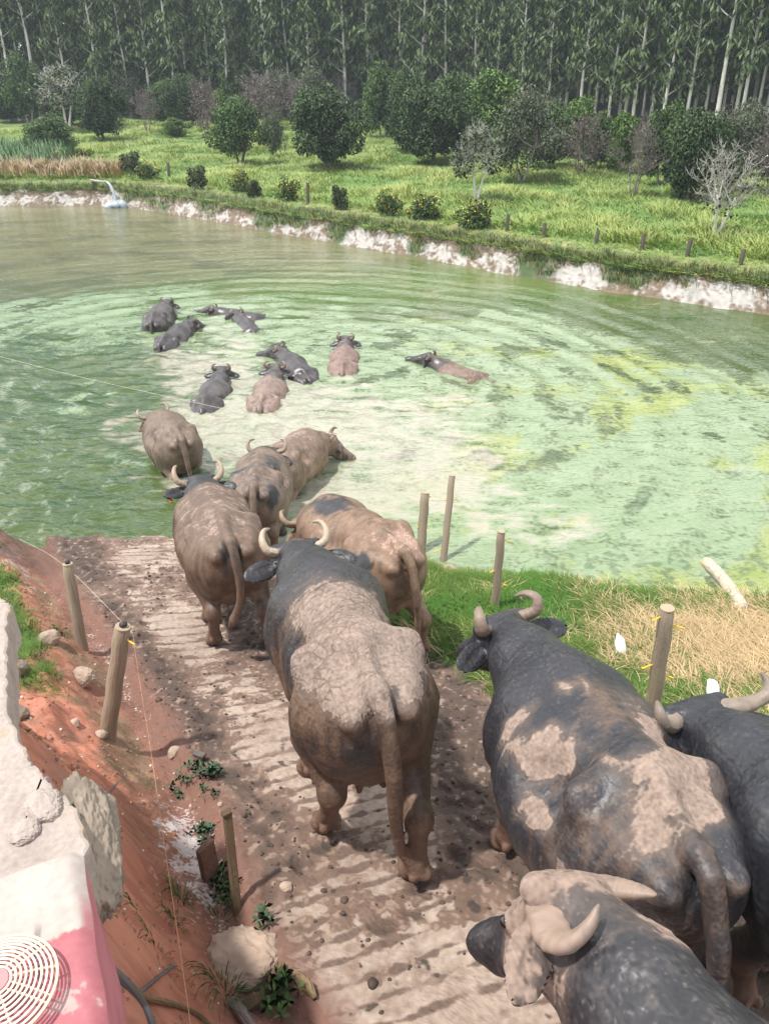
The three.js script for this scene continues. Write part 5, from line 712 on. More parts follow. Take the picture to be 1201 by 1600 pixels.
{
  const r = mulberry(99), far = [], near = [], straw = [];
  for (let i = 0; i < 70000; i++) { const d = 0.6 + 33 * Math.pow(r(), 1.25), w = -42 + 66 * r(), n = fbm(w * 0.35, d * 0.35, 4, 3), n2 = noise3(w * 1.1, d * 1.1, 8); const path = d > 0.75 && d < 2.2 + 0.5 * n; if (path && r() < 0.8) continue; const [x, z] = farXZ(w, d); if (Math.abs(x / z) > 0.6) continue; const y = farProfile(w, d), tall = d > 2.4 ? 0.4 + 0.8 * clamp(0.3 + n * 1.6) + 0.35 * clamp(n2) : 0.3, yl = clamp(0.4 + 1.4 * n + 0.7 * n2), t = 0.75 + 0.5 * r();
    far.push([x, y - 0.03, z, 1.0 + 0.6 * r(), tall, r() * 6.28, [mix(0.17, 0.37, yl) * t, mix(0.31, 0.42, yl) * t, mix(0.05, 0.1, yl) * t]]); }
  for (let i = 0; i < 4500; i++) { const w = -28 + 42 * r(), d = r() < 0.6 ? 0.55 + 0.4 * r() : 0.08 + 0.5 * r(); if (d < 0.55 && fbm(w * 0.7, d, 20, 3) + 0.25 * d < 0.12) continue; const [x, z] = farXZ(w, d), t = 0.7 + 0.6 * r(), n = r(); far.push([x, farProfile(w, d) - 0.02, z, 0.6, 0.35 + 0.4 * r(), r() * 6.28, [mix(0.1, 0.26, n) * t, mix(0.19, 0.25, n) * t, mix(0.04, 0.09, n) * t]]); }
  sow('meadow_grass', 'tall uneven green grass over the meadow beyond the pond', 'grass', [tuftGeometry(1, 16, 0.34, 0.2, 0.012, 0.5), tuftGeometry(2, 16, 0.34, 0.22, 0.014, 0.7), tuftGeometry(3, 12, 0.4, 0.18, 0.011, 0.4)], far);
  for (let i = 0; i < 26000; i++) { const x = 0.1 + 6 * r(), z = -7.7 + 4.6 * r(), q = across(x, z), n = fbm(x * 1.1, 3, z * 1.1, 3), er = q - (QR + 0.16 * fbm(x * 1.1, 3, z * 1.1, 3) + 0.25 * sst(-4.6, -6.5, z) * -1); if (er < 0.02 + 0.1 * r()) continue; const k = z - shoreNear(x); if (k < 0.02) continue;
    const st = clamp(1.15 * Math.exp(-((x - 3.0) ** 2) / 1.0 - ((z + 5.0) ** 2) / 0.6) + 0.6 * fbm(x * 2.2, 8, z * 2.2, 3)); const y = nearH(x, z), t = 0.7 + 0.6 * r();
    if (r() < st * 0.93) { straw.push([x, y + 0.01, z, 0.8 + 0.6 * r(), 0.45 + 0.4 * r(), r() * 6.28, [0.58 * t, 0.44 * t, 0.25 * t]]); if (r() < 0.93) continue; }
    const edge = sst(0.35, 0.05, er) * 0.6 + 0.1, dryb = clamp(0.2 + n + 0.4 * st); near.push([x, y - 0.01, z, 0.7 + 0.6 * r(), (0.45 + 0.5 * r() + 0.45 * clamp(n)) * (1 - edge) * (1 - 0.45 * st), r() * 6.28, [mix(0.075, 0.2, dryb) * t, mix(0.19, 0.2, dryb) * t, mix(0.025, 0.05, dryb) * t]]); }
  for (let i = 0; i < 9000; i++) { const x = -5.6 + 3.6 * r(), z = -8.1 + 4.2 * r(), q = across(x, z), a = along(x, z), e = leftEdge(x, z) - q, n1 = fbm(x * 2.2, 11, z * 2.2, 3); if (e + 0.25 * n1 < 0.55 || a + n1 < 4.4) continue; const t = 0.7 + 0.6 * r(); near.push([x, nearH(x, z) - 0.01, z, 0.7, 0.35 + 0.35 * r(), r() * 6.28, [0.11 * t, 0.2 * t, 0.035 * t]]); }
  sow('bank_grass', 'short fresh green grass on the pond bank by the ramp', 'grass', [tuftGeometry(11, 11, 0.13, 0.06, 0.0035, 0.7), tuftGeometry(12, 11, 0.15, 0.07, 0.004, 0.9), tuftGeometry(13, 9, 0.12, 0.06, 0.0045, 0.6)], near);
  sow('straw', 'dry straw and cut grass lying on the bank by the fence post', 'straw', [tuftGeometry(21, 16, 0.06, 0.12, 0.003, 3.2), tuftGeometry(22, 14, 0.04, 0.14, 0.0034, 4.4)], straw);
}
// ---------------------------------------------------------------- fence posts, wires, wall, stones and small things
const postMat = Object.assign(new THREE.MeshStandardMaterial({ map: paint(256, 512, (u, v, c) => { const g = fbm(u * 22, v * 3, 4, 4), k = sst(0.28, 0.4, fbm(u * 30, v * 1.2, 9, 3)), n = 0.5 + g; c[0] = mix(0.2, 0.36, n) * (1 - 0.55 * k); c[1] = mix(0.155, 0.285, n) * (1 - 0.55 * k); c[2] = mix(0.105, 0.2, n) * (1 - 0.55 * k); }, true), roughness: 0.85, bumpMap: gritBump, bumpScale: 0.004 }), { name: 'weathered_post' });
const cutMat = Object.assign(new THREE.MeshStandardMaterial({ map: paint(128, 128, (u, v, c) => { const d = Math.hypot(u - 0.5, v - 0.5), n = 0.5 + 0.5 * Math.sin(d * 90) * 0.4 + 0.4 * noise3(u * 8, v * 8, 2); c[0] = mix(0.3, 0.45, n); c[1] = mix(0.23, 0.36, n); c[2] = mix(0.15, 0.25, n); }), roughness: 0.9 }), { name: 'cut_wood' });
const yellowMat = Object.assign(new THREE.MeshStandardMaterial({ color: lin(0.8, 0.5, 0.02), roughness: 0.5 }), { name: 'yellow_plastic' });
const blackMat = Object.assign(new THREE.MeshStandardMaterial({ color: lin(0.03, 0.026, 0.024), roughness: 0.6 }), { name: 'black_plastic' });
function post(label, foot, top, r, pins, cap) {
  const g = base('fence_post', foot.x, foot.y - 0.12, foot.z), d = V(top.x - foot.x, top.y - foot.y + 0.12, top.z - foot.z), n = 9, p = [], rr = []; for (let i = 0; i <= n; i++) { p.push(d.clone().multiplyScalar(i / n).add(V(0.004 * Math.sin(i * 2.1), 0, 0.004 * Math.cos(i * 1.7)))); rr.push(r * (1.04 - 0.08 * i / n)); }
  rr[n] *= 0.95; const s = tube(p, rr, 18, 0.06, foot.x * 7); for (let i = 0; i < s.attributes.uv.count; i++) s.attributes.uv.setXY(i, s.attributes.uv.getX(i), s.attributes.uv.getY(i) * 0.9 + foot.x); mesh('shaft', s, postMat, g);
  const u = d.clone().normalize(), cg = new THREE.CylinderGeometry(r * 0.9, r * 0.9, 0.008, 20), q = new THREE.Quaternion().setFromUnitVectors(V(0, 1, 0), u); cg.applyQuaternion(q); cg.translate(...d.clone().addScaledVector(u, 0.003).toArray()); mesh('end_grain', cg, cutMat, g);
  for (const [t, ang, len] of pins) { const c = d.clone().multiplyScalar(t), dir = V(Math.cos(ang), -0.25, Math.sin(ang)); const a = c.clone().addScaledVector(dir, r * 0.8), b = c.clone().addScaledVector(dir, r + len); mesh('insulator', tube([a, a.clone().lerp(b, 0.7), b], [0.005, 0.0055, 0.006], 8), yellowMat, g); }
  if (cap) mesh('cap', stone(r * 0.5, 0.02, r * 0.5, 4, 1).translate(...d.clone().addScaledVector(u, 0.02).toArray()), blackMat, g);
  tag(g, label, 'fence post', 'wooden electric-fence posts beside the ramp'); return g;
}
const upFrom = (f, px, py, h) => { const q = level(px, py, f.y + h); return q; };
{
  const wet = (px, py) => { const p = level(px, py, 0); p.y = -0.15; return p; }, upW = (f, px, py, h) => level(px, py, h); let f = wet(655, 868); post('left one of the two thin posts standing at the water, yellow ties on it', f, upW(f, 664, 771, 0.66), 0.055, [[0.97, -0.2, 0.02], [0.62, 2.7, 0.03], [0.6, 0.3, 0.03]]);
  f = wet(690, 884); post('right and taller of the two thin posts at the water, above a boulder', f, upW(f, 706, 744, 0.92), 0.04, [[0.8, 2.9, 0.03], [0.78, 0.3, 0.03], [0.35, 2.8, 0.1]]);
  f = spot(772, 955); post('slim post with yellow insulators between the boulder and the black-headed buffalo', f, upFrom(f, 783, 831, 0.8), 0.038, [[0.93, 0.2, 0.05], [0.6, 2.8, 0.04], [0.45, 0.2, 0.05], [0.2, 2.9, 0.04], [0.1, 0.3, 0.04]]);
  f = spot(1017, 1128); post('thick round post with yellow insulators in the straw', f, upFrom(f, 1042, 951, 0.92), 0.049, [[0.96, 2.8, 0.05], [0.9, 0.2, 0.07], [0.6, 2.9, 0.07], [0.52, 0.3, 0.05], [0.23, 2.9, 0.07], [0.15, 0.3, 0.05]]);
  f = { x: -2.48, y: Math.min(1.05, landH(-2.48, -5.04)), z: -5.04 }; post('left post nearer the water, black cap on top', f, upFrom(f, 106, 882, 0.72), 0.043, [], true);
  f = { x: -1.77, y: Math.min(1.5, landH(-1.77, -3.6)), z: -3.6 }; post('leaning pale post on the red bank with a yellow insulator near its top', f, upFrom(f, 192, 980, 0.78), 0.05, [[0.93, 0.5, 0.05]], true);
}
{ // fallen log at the water's edge
  const a = spot(1158, 956), b = level(1102, 886, 0.16), g = base('fallen_log', a.x, a.y, a.z), d = V(b.x - a.x, b.y - a.y + 0.02, b.z - a.z), p = curve([V(0, 0.03, 0), d.clone().multiplyScalar(0.55).add(V(0.02, 0.05, 0)), d.clone().add(V(0, 0.04, 0))], 10);
  mesh('trunk', tube(p, p.map((_, i) => 0.066 + 0.004 * Math.sin(i)), 14, 0.1, 3), Object.assign(barkMat('log_bark', [0.4, 0.34, 0.25], [0.62, 0.55, 0.43])), g); const t = p[10].clone().sub(p[9]).normalize(), cg = new THREE.CylinderGeometry(0.058, 0.058, 0.008, 18).applyQuaternion(new THREE.Quaternion().setFromUnitVectors(V(0, 1, 0), t)).translate(...p[10].toArray()); mesh('end_grain', cg, cutMat, g);
  mesh('insulator', tube([p[9].clone(), p[9].clone().add(V(-0.1, 0.03, 0))], [0.008, 0.008], 6), yellowMat, g); tag(g, 'pale fallen log sloping from the grass into the green water', 'log'); }
// far fence posts
{ const L = [[1155, 414, 15], [1072, 401, 17], [1001, 390, 15], [930, 382, 13], [848, 370, 13], [791, 361, 16], [481, 319, 20], [265, 280, 15], [89, 268, 16], [52, 272, 18], [11, 268, 16]]; let first;
  const where = ['farthest right', 'second from the right', 'third from the right', 'fourth from the right', 'fifth from the right', 'sixth from the right, below the shrubs', 'alone beside a yellow-flowered shrub', 'near the inlet pipe', 'beside the yellow-flowered shrub at the reeds', 'second from the left edge by the reeds', 'at the left edge by the reeds'];
  L.forEach(([px, py, h], i) => { const p = spot(px, py), k = p.t / 1232 * 1.08, pt = [V(0, -0.1, 0), V(0.01, h * k * 0.7, 0.01), V(0.02, h * k * 1.45, 0)], g = base('fence_stake', p.x, p.y, p.z); mesh('shaft', tube(pt, [0.06, 0.055, 0.055], 9, 0.2, i), barkDark, g); tag(g, `short dark stake above the far bank, ${where[i]}`, 'fence stake', 'short dark stakes above the far bank'); }); }
// wires
const wireMat = Object.assign(new THREE.MeshStandardMaterial({ color: lin(0.6, 0.5, 0.38), roughness: 0.6 }), { name: 'poly_wire' }), orangeWire = Object.assign(new THREE.MeshStandardMaterial({ color: lin(0.55, 0.27, 0.14), roughness: 0.6 }), { name: 'orange_wire' });
function wire(label, pts, r, m) { const g = tube(curve(pts, 60), new Array(61).fill(r), 5); tag(mesh('fence_wire', g, m), label, 'wire', 'electric fence wires'); }
{ const a = level(-60, 545, 0.5), b = level(410, 652, 0.5), c = level(830, 728, 0.4), d = level(1300, 800, 0.5), v = (p, y) => V(p.x, y ?? p.y, p.z);
  wire('pale thin wire spanning the water across the herd', [v(a, 0.55), v(level(130, 590, 0.5)), v(b), v(level(600, 695, 0.42)), v(c), v(level(1010, 758, 0.42)), v(d)], 0.0024, wireMat);
  const p1 = level(106, 890, landH(-2.5, -5.1) + 0.7), w = level(-20, 800, 0.15); wire('thin pale wire from the black-capped post down to the water', [v(level(30, 842, 0.2)), v(level(70, 862, 0.5)), v(spotLift(106, 888)), v(spotLift(150, 930)), v(spotLift(208, 990))], 0.0016, wireMat);
  wire('thin orange wire running from the leaning pale post down the ditch', [v(spotLift(208, 992)), v(spotLift(216, 1050)), v(spotLift(237, 1180)), v(spotLift(254, 1300)), v(spotLift(275, 1440)), v(spotLift(299, 1610))], 0.0011, orangeWire); }
function spotLift(px, py) { const p = spot(px, py, 0.35); return p; }
// the upper terrace, its broken edge, and the slab with the pink paint
const plaster = Object.assign(new THREE.MeshStandardMaterial({ map: paint(1024, 1024, (u, v, c) => { const n = fbm(u * 7, v * 7, 3, 5), f = fbm(u * 60, v * 60, 1, 3), s = sst(0.16, 0.3, n + 0.3 * f); const k = 0.35 + 0.16 * n + 0.14 * f; c[0] = k * mix(1, 0.84, s); c[1] = k * mix(0.83, 0.66, s); c[2] = k * mix(0.72, 0.5, s); }, true), roughness: 0.85, bumpMap: gritBump, bumpScale: 0.004 }), { name: 'terrace_plaster' });
const rockMat = Object.assign(new THREE.MeshStandardMaterial({ map: speckle([0.1, 0.08, 0.06], [0.32, 0.26, 0.2], 11, 8), roughness: 0.9, bumpMap: gritBump, bumpScale: 0.01 }), { name: 'aggregate' }), paleRock = Object.assign(new THREE.MeshStandardMaterial({ map: speckle([0.27, 0.19, 0.14], [0.46, 0.35, 0.27], 8, 3), roughness: 0.9, bumpMap: gritBump, bumpScale: 0.008 }), { name: 'pale_stone' });
{
  const h = 3.22, px = [[-40, 928], [0, 932], [19, 944], [11, 973], [13, 1025], [11, 1060], [14, 1116], [36, 1163], [49, 1190], [71, 1209], [85, 1229], [99, 1240], [124, 1268], [142, 1320], [120, 1360], [60, 1380], [-40, 1380]].map(([x, y]) => level(x, y, h));
  const rough = []; const r = mulberry(41); for (let i = 0; i < px.length; i++) { const a = px[i], b = px[(i + 1) % px.length], n = i < 13 && i > 0 ? 7 : 2; for (let k = 0; k < n; k++) rough.push([mix(a.x, b.x, k / n) + (n > 2 ? (r() - 0.5) * 0.013 : 0), mix(a.z, b.z, k / n) + (n > 2 ? (r() - 0.5) * 0.013 : 0)]); }
  rough.push([-3.5, 1.2], [-3.5, -2.6]);
  const poly = [...rough.slice(0, rough.length - 2 - 2), [-0.9, -1.3], [-0.86, 1.3], [-3.5, 1.3], [-3.5, -2.55]];
  const s = new THREE.Shape(poly.map(([x, z]) => new THREE.Vector2(x, -z))), g = new THREE.ExtrudeGeometry(s, { depth: 0.16, bevelEnabled: true, bevelSize: 0.012, bevelOffset: -0.012, bevelThickness: 0.014, bevelSegments: 2 }); g.rotateX(-Math.PI / 2).translate(0, h - 0.174, 0);
  structure(mesh('terrace', g, plaster));
}
{ // slab: a block, top partly painted pink
  const A = level(126, 1316, 3.32), B = level(170, 1625, 3.32), C = level(-30, 1352, 3.32), ux = V(B.x - A.x, 0, B.z - A.z).normalize(), vx = V(-ux.z, 0, ux.x); if (vx.dot(V(C.x - A.x, 0, C.z - A.z)) < 0) vx.negate();
  const g = base('painted_slab', A.x, 3.32, A.z), Lu = 1.5, Lv = 1.3, n = 60, top = gridGeometry(n + 1, n + 1, (i, j, o) => { const u = Lu * i / n, v = Lv * j / n, e = Math.min(u, v, 0.05), dr = -0.03 * Math.pow(clamp(1 - e / 0.03), 2), p = ux.clone().multiplyScalar(u + 0.008 * noise3(v * 5, 2, 1) * clamp(1 - u * 8)).addScaledVector(vx, v + 0.012 * noise3(u * 6, 5, 1) * clamp(1 - v * 8)); o[0] = p.x; o[1] = dr + 0.004 * fbm(u * 4, v * 4, 2, 3); o[2] = p.z; o[3] = u; o[4] = v; });
  const m = new THREE.MeshStandardMaterial({ map: paint(1024, 1024, (u, v, c) => { const x = u * Lu, y = v * Lv, n = fbm(x * 6, y * 6, 5, 5), f = fbm(x * 40, y * 40, 2, 3), ed = 0.235 + 0.1 * y + 0.05 * fbm(y * 9, 1, 3, 4) + 0.02 * f, pk = sst(ed - 0.006, ed + 0.006, x), edge = sst(0.028, 0.012, y + 0.01 * n) * sst(0.12, 0.22, x); const P = Math.max(pk, edge * 0.9) * (1 - 0.55 * sst(0.26, 0.36, n + 0.4 * f)); const k = 0.4 + 0.13 * n + 0.1 * f; const soot = sst(0.16, 0.03, Math.hypot((x - 0.3 + 0.15 * n) * 1.0, (y - 0.43) * 1.6) + 0.08 * f) * 0.85; c[0] = mix(k, 0.34 + 0.12 * n + 0.06 * f, P); c[1] = mix(k * 0.86, 0.105 + 0.07 * n + 0.04 * f, P); c[2] = mix(k * 0.76, 0.12 + 0.07 * n + 0.04 * f, P); const cr = sst(0.012, 0.004, Math.abs(y - 0.12 - 0.03 * noise3(x * 9, 1, 1))) * sst(0.18, 0.22, x) * sst(0.36, 0.32, x); const d = Math.max(soot, cr * 0.6); for (let q = 0; q < 3; q++) c[q] = mix(c[q], 0.08, d); }), roughness: 0.75, bumpMap: gritBump, bumpScale: 0.003 }); m.name = 'slab_paint'; m.map.needsUpdate = true; top.attributes.uv.array.forEach((q, i, a) => { a[i] = i % 2 ? q / Lv : q / Lu; });
  mesh('top', top, m, g);
  const s = new THREE.Shape([new THREE.Vector2(0.004, 0.004), new THREE.Vector2(Lu, 0.004), new THREE.Vector2(Lu, Lv), new THREE.Vector2(0.004, Lv)]), bx = new THREE.ExtrudeGeometry(s, { depth: 1.55, bevelEnabled: false }), M = new THREE.Matrix4().makeBasis(ux, vx, ux.clone().cross(vx)); bx.applyMatrix4(M); bx.computeBoundingBox(); bx.translate(0, -0.034 - bx.boundingBox.max.y, 0);
  mesh('wall', bx, Object.assign(new THREE.MeshStandardMaterial({ map: speckle([0.4, 0.13, 0.15], [0.55, 0.2, 0.22], 6, 3), roughness: 0.8 }), { name: 'pink_paint' }), g); tag(g, 'low masonry wall end with pale top, half painted pink', 'wall');
}
{ // round wire guard of a fan
  const c = level(-2, 1546, 3.36), wire2 = Object.assign(new THREE.MeshStandardMaterial({ color: lin(0.78, 0.72, 0.58), roughness: 0.45, metalness: 0 }), { name: 'cream_enamel' }), worn = Object.assign(new THREE.MeshStandardMaterial({ color: lin(0.72, 0.64, 0.42), roughness: 0.5 }), { name: 'yellowed_enamel' }), g = base('fan_guard', c.x, 3.362, c.z), R = 0.12;
  for (let i = 0; i < 11; i++) { const q = R * (0.18 + 0.82 * i / 10), y = 0.03 * (1 - (q / R) ** 2); mesh('ring', new THREE.TorusGeometry(q, i === 10 ? 0.0034 : 0.0026, 8, 72).rotateX(Math.PI / 2).translate(0, y, 0), i === 10 ? worn : wire2, g); }
  const bar = (a, off) => { const p = []; for (let i = -8; i <= 8; i++) { const t = i / 8, x = t * R * 1.01, y = 0.03 * (1 - t * t) - 0.005; p.push(V(x * Math.cos(a) - off * Math.sin(a), y, x * Math.sin(a) + off * Math.cos(a))); } mesh('cross_bar', tube(p, new Array(17).fill(0.0028), 6), worn, g); };
  bar(-1.05, 0.008); bar(-1.05, -0.01); bar(-0.45, 0); bar(0.17, 0.008); bar(0.17, -0.008); bar(0.9, 0); mesh('hub', new THREE.CylinderGeometry(0.027, 0.03, 0.012, 24).translate(0, 0.026, 0), Object.assign(new THREE.MeshStandardMaterial({ color: lin(0.5, 0.2, 0.2), roughness: 0.6 }), { name: 'hub_paint' }), g);
  tag(g, 'round cream wire fan guard lying on the pink-painted wall top', 'fan guard'); }
{ // rocks on the bank, broken concrete under the terrace edge
  const R = [['pale broken stone block set in the top of the red bank', 76, 1002, 0.1, 0.07, 0.07, 4, paleRock], ['pale squarish stone low on the red bank left of the leaning post', 132, 1062, 0.09, 0.075, 0.07, 9, paleRock], ['white crumbly stone in the red soil', 118, 1132, 0.035, 0.03, 0.03, 14, paleRock], ['small white stone under the leaning post', 158, 1150, 0.04, 0.03, 0.035, 19, paleRock], ['rough concrete lump at the terrace edge', 30, 1050, 0.07, 0.07, 0.05, 23, rockMat], ['dull concrete lump below the terrace edge', 32, 1120, 0.05, 0.06, 0.05, 29, rockMat], ['reddish boulder between the thin posts and the grass', 699, 905, 0.14, 0.1, 0.1, 31, paleRock], ['broken concrete piece half sunk in mud at the ramp foot, weeds beside it', 385, 1510, 0.19, 0.085, 0.15, 37, paleRock], ['small pale stone beside the ramp edge and stake', 447, 1388, 0.032, 0.022, 0.03, 43, paleRock], ['pebble on the sunken concrete piece', 367, 1510, 0.022, 0.016, 0.018, 47, paleRock], ['smaller pebble on the sunken concrete piece', 350, 1512, 0.012, 0.012, 0.012, 53, paleRock], ['white stone by the green weed and stake top', 344, 1258, 0.016, 0.014, 0.016, 59, paleRock], ['white limed stone in the ditch above the weed', 272, 1176, 0.05, 0.03, 0.035, 61, paleRock]];
  for (const [label, px, py, a, b, c, seed, m] of R) { const p = seed === 31 ? level(px, py - 6, 0.03) : spot(px, py), o = mesh('stone', stone(a, b, c, seed, a > 0.12 ? 20 : 14, a > 0.12 ? 0.62 : 0.75, a > 0.12 ? 1.3 : 1), m); o.position.set(p.x, p.y + b * 0.25, p.z); o.rotation.y = seed; tag(o, label, 'stone', 'stones about the ramp'); }
  const p = level(112, 1270, 3.16), o = mesh('broken_slab_edge', stone(0.11, 0.16, 0.24, 71, 36, 0.72, 1.2), rockMat); o.position.set(p.x + 0.02, 3.02, p.z + 0.02); o.rotation.y = 0.42; tag(o, 'thick broken concrete lip with rough dark aggregate side under the terrace', 'broken concrete');
[[66, 1262, 0.05, 0.03, 0.06, 83, 'larger of two plastered lumps on the terrace beside the pale slab'], [40, 1300, 0.045, 0.02, 0.04, 87, 'smaller of two plastered lumps on the terrace beside the pale slab']].forEach(([x, y, a, b, c, sd, label]) => { const q = level(x, y, 3.22), o2 = mesh('stone', stone(a, b, c, sd, 18, 0.7, 1.8), plaster); o2.position.set(q.x, 3.225, q.z); o2.rotation.y = 0.8; tag(o2, label, 'stone', 'stones about the ramp'); });
}
const woodA = barkMat('board_wood', [0.2, 0.1, 0.065], [0.34, 0.19, 0.125]), woodB = barkMat('stake_wood', [0.2, 0.13, 0.065], [0.36, 0.25, 0.14]);
{ const f = spot(372, 1432), t = upFrom(f, 354, 1272, 0.5), g = base('stake', f.x, f.y - 0.08, f.z), d = V(t.x - f.x, t.y - f.y + 0.08, t.z - f.z), L = d.length(), bx = new RoundedBoxGeometry(0.04, L, 0.03, 3, 0.005), a = bx.attributes.position; for (let i = 0; i < a.count; i++) { const y = a.getY(i); a.setX(i, a.getX(i) + 0.008 * Math.sin(y * 9) + 0.003 * noise3(a.getX(i) * 90, y * 20, 3)); } bx.computeVertexNormals(); bx.translate(0, L / 2, 0).rotateY(0.6).applyQuaternion(new THREE.Quaternion().setFromUnitVectors(V(0, 1, 0), d.clone().normalize())); mesh('shaft', bx, woodB, g);
  const kn = new RoundedBoxGeometry(0.046, 0.03, 0.036, 2, 0.006).rotateY(0.6).translate(...d.clone().multiplyScalar(1.005).toArray()); mesh('head', kn, woodB, g); tag(g, 'thin square wooden stake leaning in the ditch beside a plank', 'stake'); }
{ const f = spot(336, 1372), t = upFrom(f, 338, 1300, 0.24), bx = new RoundedBoxGeometry(0.1, 0.3, 0.035, 3, 0.004), o = mesh('plank', bx, woodA); o.position.set(f.x - 0.02, f.y + 0.1, f.z); o.rotation.set(-0.12, 1.05, 0.08); tag(o, 'short reddish plank stuck upright beside the thin stake', 'plank'); }
{ const hose = Object.assign(new THREE.MeshStandardMaterial({ map: speckle([0.05, 0.05, 0.055], [0.15, 0.145, 0.14], 7, 2), roughness: 0.5 }), { name: 'grey_hose' }); const w = (px, py, l) => { const p = spot(px, py, l); return V(p.x, p.y, p.z); };
  const p = curve([w(150, 1500, 0.02), w(172, 1514, 0.025), w(200, 1540, 0.025), w(226, 1575, 0.02), w(246, 1625, 0.02)], 24); tag(mesh('hose', tube(p, p.map(() => 0.014), 12), hose), 'dirty grey hose curving out from the pink wall', 'hose');
  const q = curve([w(198, 1534, 0.03), w(222, 1556, 0.03), w(275, 1570, 0.03), w(318, 1592, 0.03), w(345, 1620, 0.03)], 22); tag(mesh('branch', tube(q, q.map((_, i) => 0.012 - 0.0002 * i), 9, 0.25, 5), woodB), 'bent brown branch lying in the ditch below the hose', 'branch', 'dead wood in the ditch');
  const s = curve([w(216, 1553, 0.03), w(246, 1528, 0.04), w(272, 1508, 0.03)], 10); tag(mesh('branch', tube(s, s.map(() => 0.007), 6, 0.3, 7), twigMat), 'thin twig crossing up from the bent branch', 'branch', 'dead wood in the ditch');
  const t = [w(150, 1268, 0.02), w(168, 1245, 0.06), w(184, 1222, 0.08)]; tag(mesh('branch', tube(t, [0.006, 0.0055, 0.005], 7, 0.2, 9), twigMat), 'thin pale stick poking out of the red bank', 'branch', 'dead wood in the ditch');
  const c = [w(466, 1522, 0.015), w(482, 1540, 0.03), w(492, 1560, 0.015)]; tag(mesh('branch', tube(c, [0.014, 0.02, 0.012], 7, 0.5, 11), woodB), 'short grey split of wood in the mud at the ramp side', 'branch', 'dead wood in the ditch');
  const e = [w(362, 1562, 0.03), w(378, 1584, 0.04), w(396, 1612, 0.03)]; tag(mesh('branch', tube(e, [0.018, 0.022, 0.022], 8, 0.4, 13), twigMat), 'dark forked root end below the grass clump', 'branch', 'dead wood in the ditch');
  const bl = spot(396, 1572), b2 = mesh('wood_block', new RoundedBoxGeometry(0.07, 0.05, 0.05, 3, 0.006), woodB); b2.position.set(bl.x, bl.y + 0.03, bl.z); b2.rotation.set(0.3, 0.5, 0.5); tag(b2, 'small tilted wooden block beside the broad-leaved weed', 'wood block');
  const ch = spot(312, 1182), b3 = mesh('wood_block', new RoundedBoxGeometry(0.09, 0.02, 0.04, 3, 0.006), barkGrey); b3.position.set(ch.x, ch.y + 0.02, ch.z); b3.rotation.set(0.1, -0.5, 0.2); tag(b3, 'flat weathered chip of wood above the weed in the ditch', 'wood block'); }
{ // white scraps on the straw
  const foam = Object.assign(new THREE.MeshStandardMaterial({ color: lin(0.85, 0.87, 0.87), roughness: 0.7 }), { name: 'white_foam' });
  for (const [label, px, py, w, h, seed] of [['white torn scrap standing in the straw, nearer the water', 967, 1024, 0.055, 0.13, 3], ['white scrap in the straw just above the dark buffalo horn', 1109, 1098, 0.055, 0.13, 8], ['tiny white scrap in the straw', 1085, 1072, 0.014, 0.016, 12], ['tiny white scrap in the fresh grass near the ramp', 697, 988, 0.012, 0.016, 14]]) { const p = spot(px, py), g = stone(w, h, 0.022, seed, 3, 0.6), o = mesh('foam_scrap', g, foam); o.position.set(p.x, p.y + h * 0.7, p.z); o.rotation.set(-0.5, 0.4, seed % 5 * 0.1 - 0.2); tag(o, label, 'scrap', 'white scraps in the grass'); } }
// weeds
const weedMat = leafMat('weed_leaf', [0.1, 0.2, 0.055], 0.35), weedDark = leafMat('weed_dark', [0.075, 0.15, 0.08], 0.3);
function weed(label, px, py, n, size, spread, m, blade) { const p = spot(px, py), r = mulberry(px * 3 + py), root = base('weed', p.x, p.y, p.z), L = new Leaves(r); const stems = [];
  for (let i = 0; i < n; i++) { const a = r() * 6.283, q = spread * Math.sqrt(r()), x = Math.cos(a) * q, z = Math.sin(a) * q, y = landH(p.x + x, p.z + z) - p.y, t = 0.75 + 0.5 * r();
    if (blade) { const h = size * (0.5 + 0.5 * r()), k = 0.5 + r(); let px0 = x * 0.4, py0 = y, pz0 = z * 0.4, dx = Math.cos(a) * 0.35 * k, dz = Math.sin(a) * 0.35 * k, dy = 1; for (let s = 0; s < 3; s++) { const m0 = 1 / Math.hypot(dx, dy, dz); L.leaf(px0, py0, pz0, dx * m0, dy * m0, dz * m0, h * 0.45, 0.0022 * (1 - 0.2 * s), [t, t, t], [0, 1, 0]); px0 += dx * m0 * h * 0.36; py0 += dy * m0 * h * 0.36; pz0 += dz * m0 * h * 0.36; dy -= 0.55 * k; } }
    else { const h = size * (0.2 + r()); stems.push(tube([V(x, y, z), V(x * 1.2, y + h, z * 1.2)], [0.002, 0.0014], 4)); for (let l = 0; l < 5; l++) { const b = l * 1.26 + a, d = V(Math.cos(b), 0.35, Math.sin(b)).normalize(); L.leaf(x * 1.2, y + h, z * 1.2, d.x, d.y, d.z, size * (0.5 + 0.4 * r()), size * 0.16, [t, t, t], [0, 1, 0]); } } }
  mesh('foliage', L.geometry(), m, root); if (stems.length) mesh('stem', mergeGeometries(stems), m === weedDark ? barkGrey : barkGrey, root); tag(root, label, 'weed', 'weeds in the ditch beside the ramp'); }
weed('bluish-green leafy weed in the ditch below the wood chip', 302, 1212, 30, 0.05, 0.13, weedDark); weed('small leafy weed right of the bluish-green one', 330, 1206, 14, 0.045, 0.06, weedDark); weed('low weed below the bluish-green one', 326, 1242, 8, 0.04, 0.05, weedDark); weed('bluish weed left of the plank', 312, 1308, 22, 0.045, 0.07, weedDark);
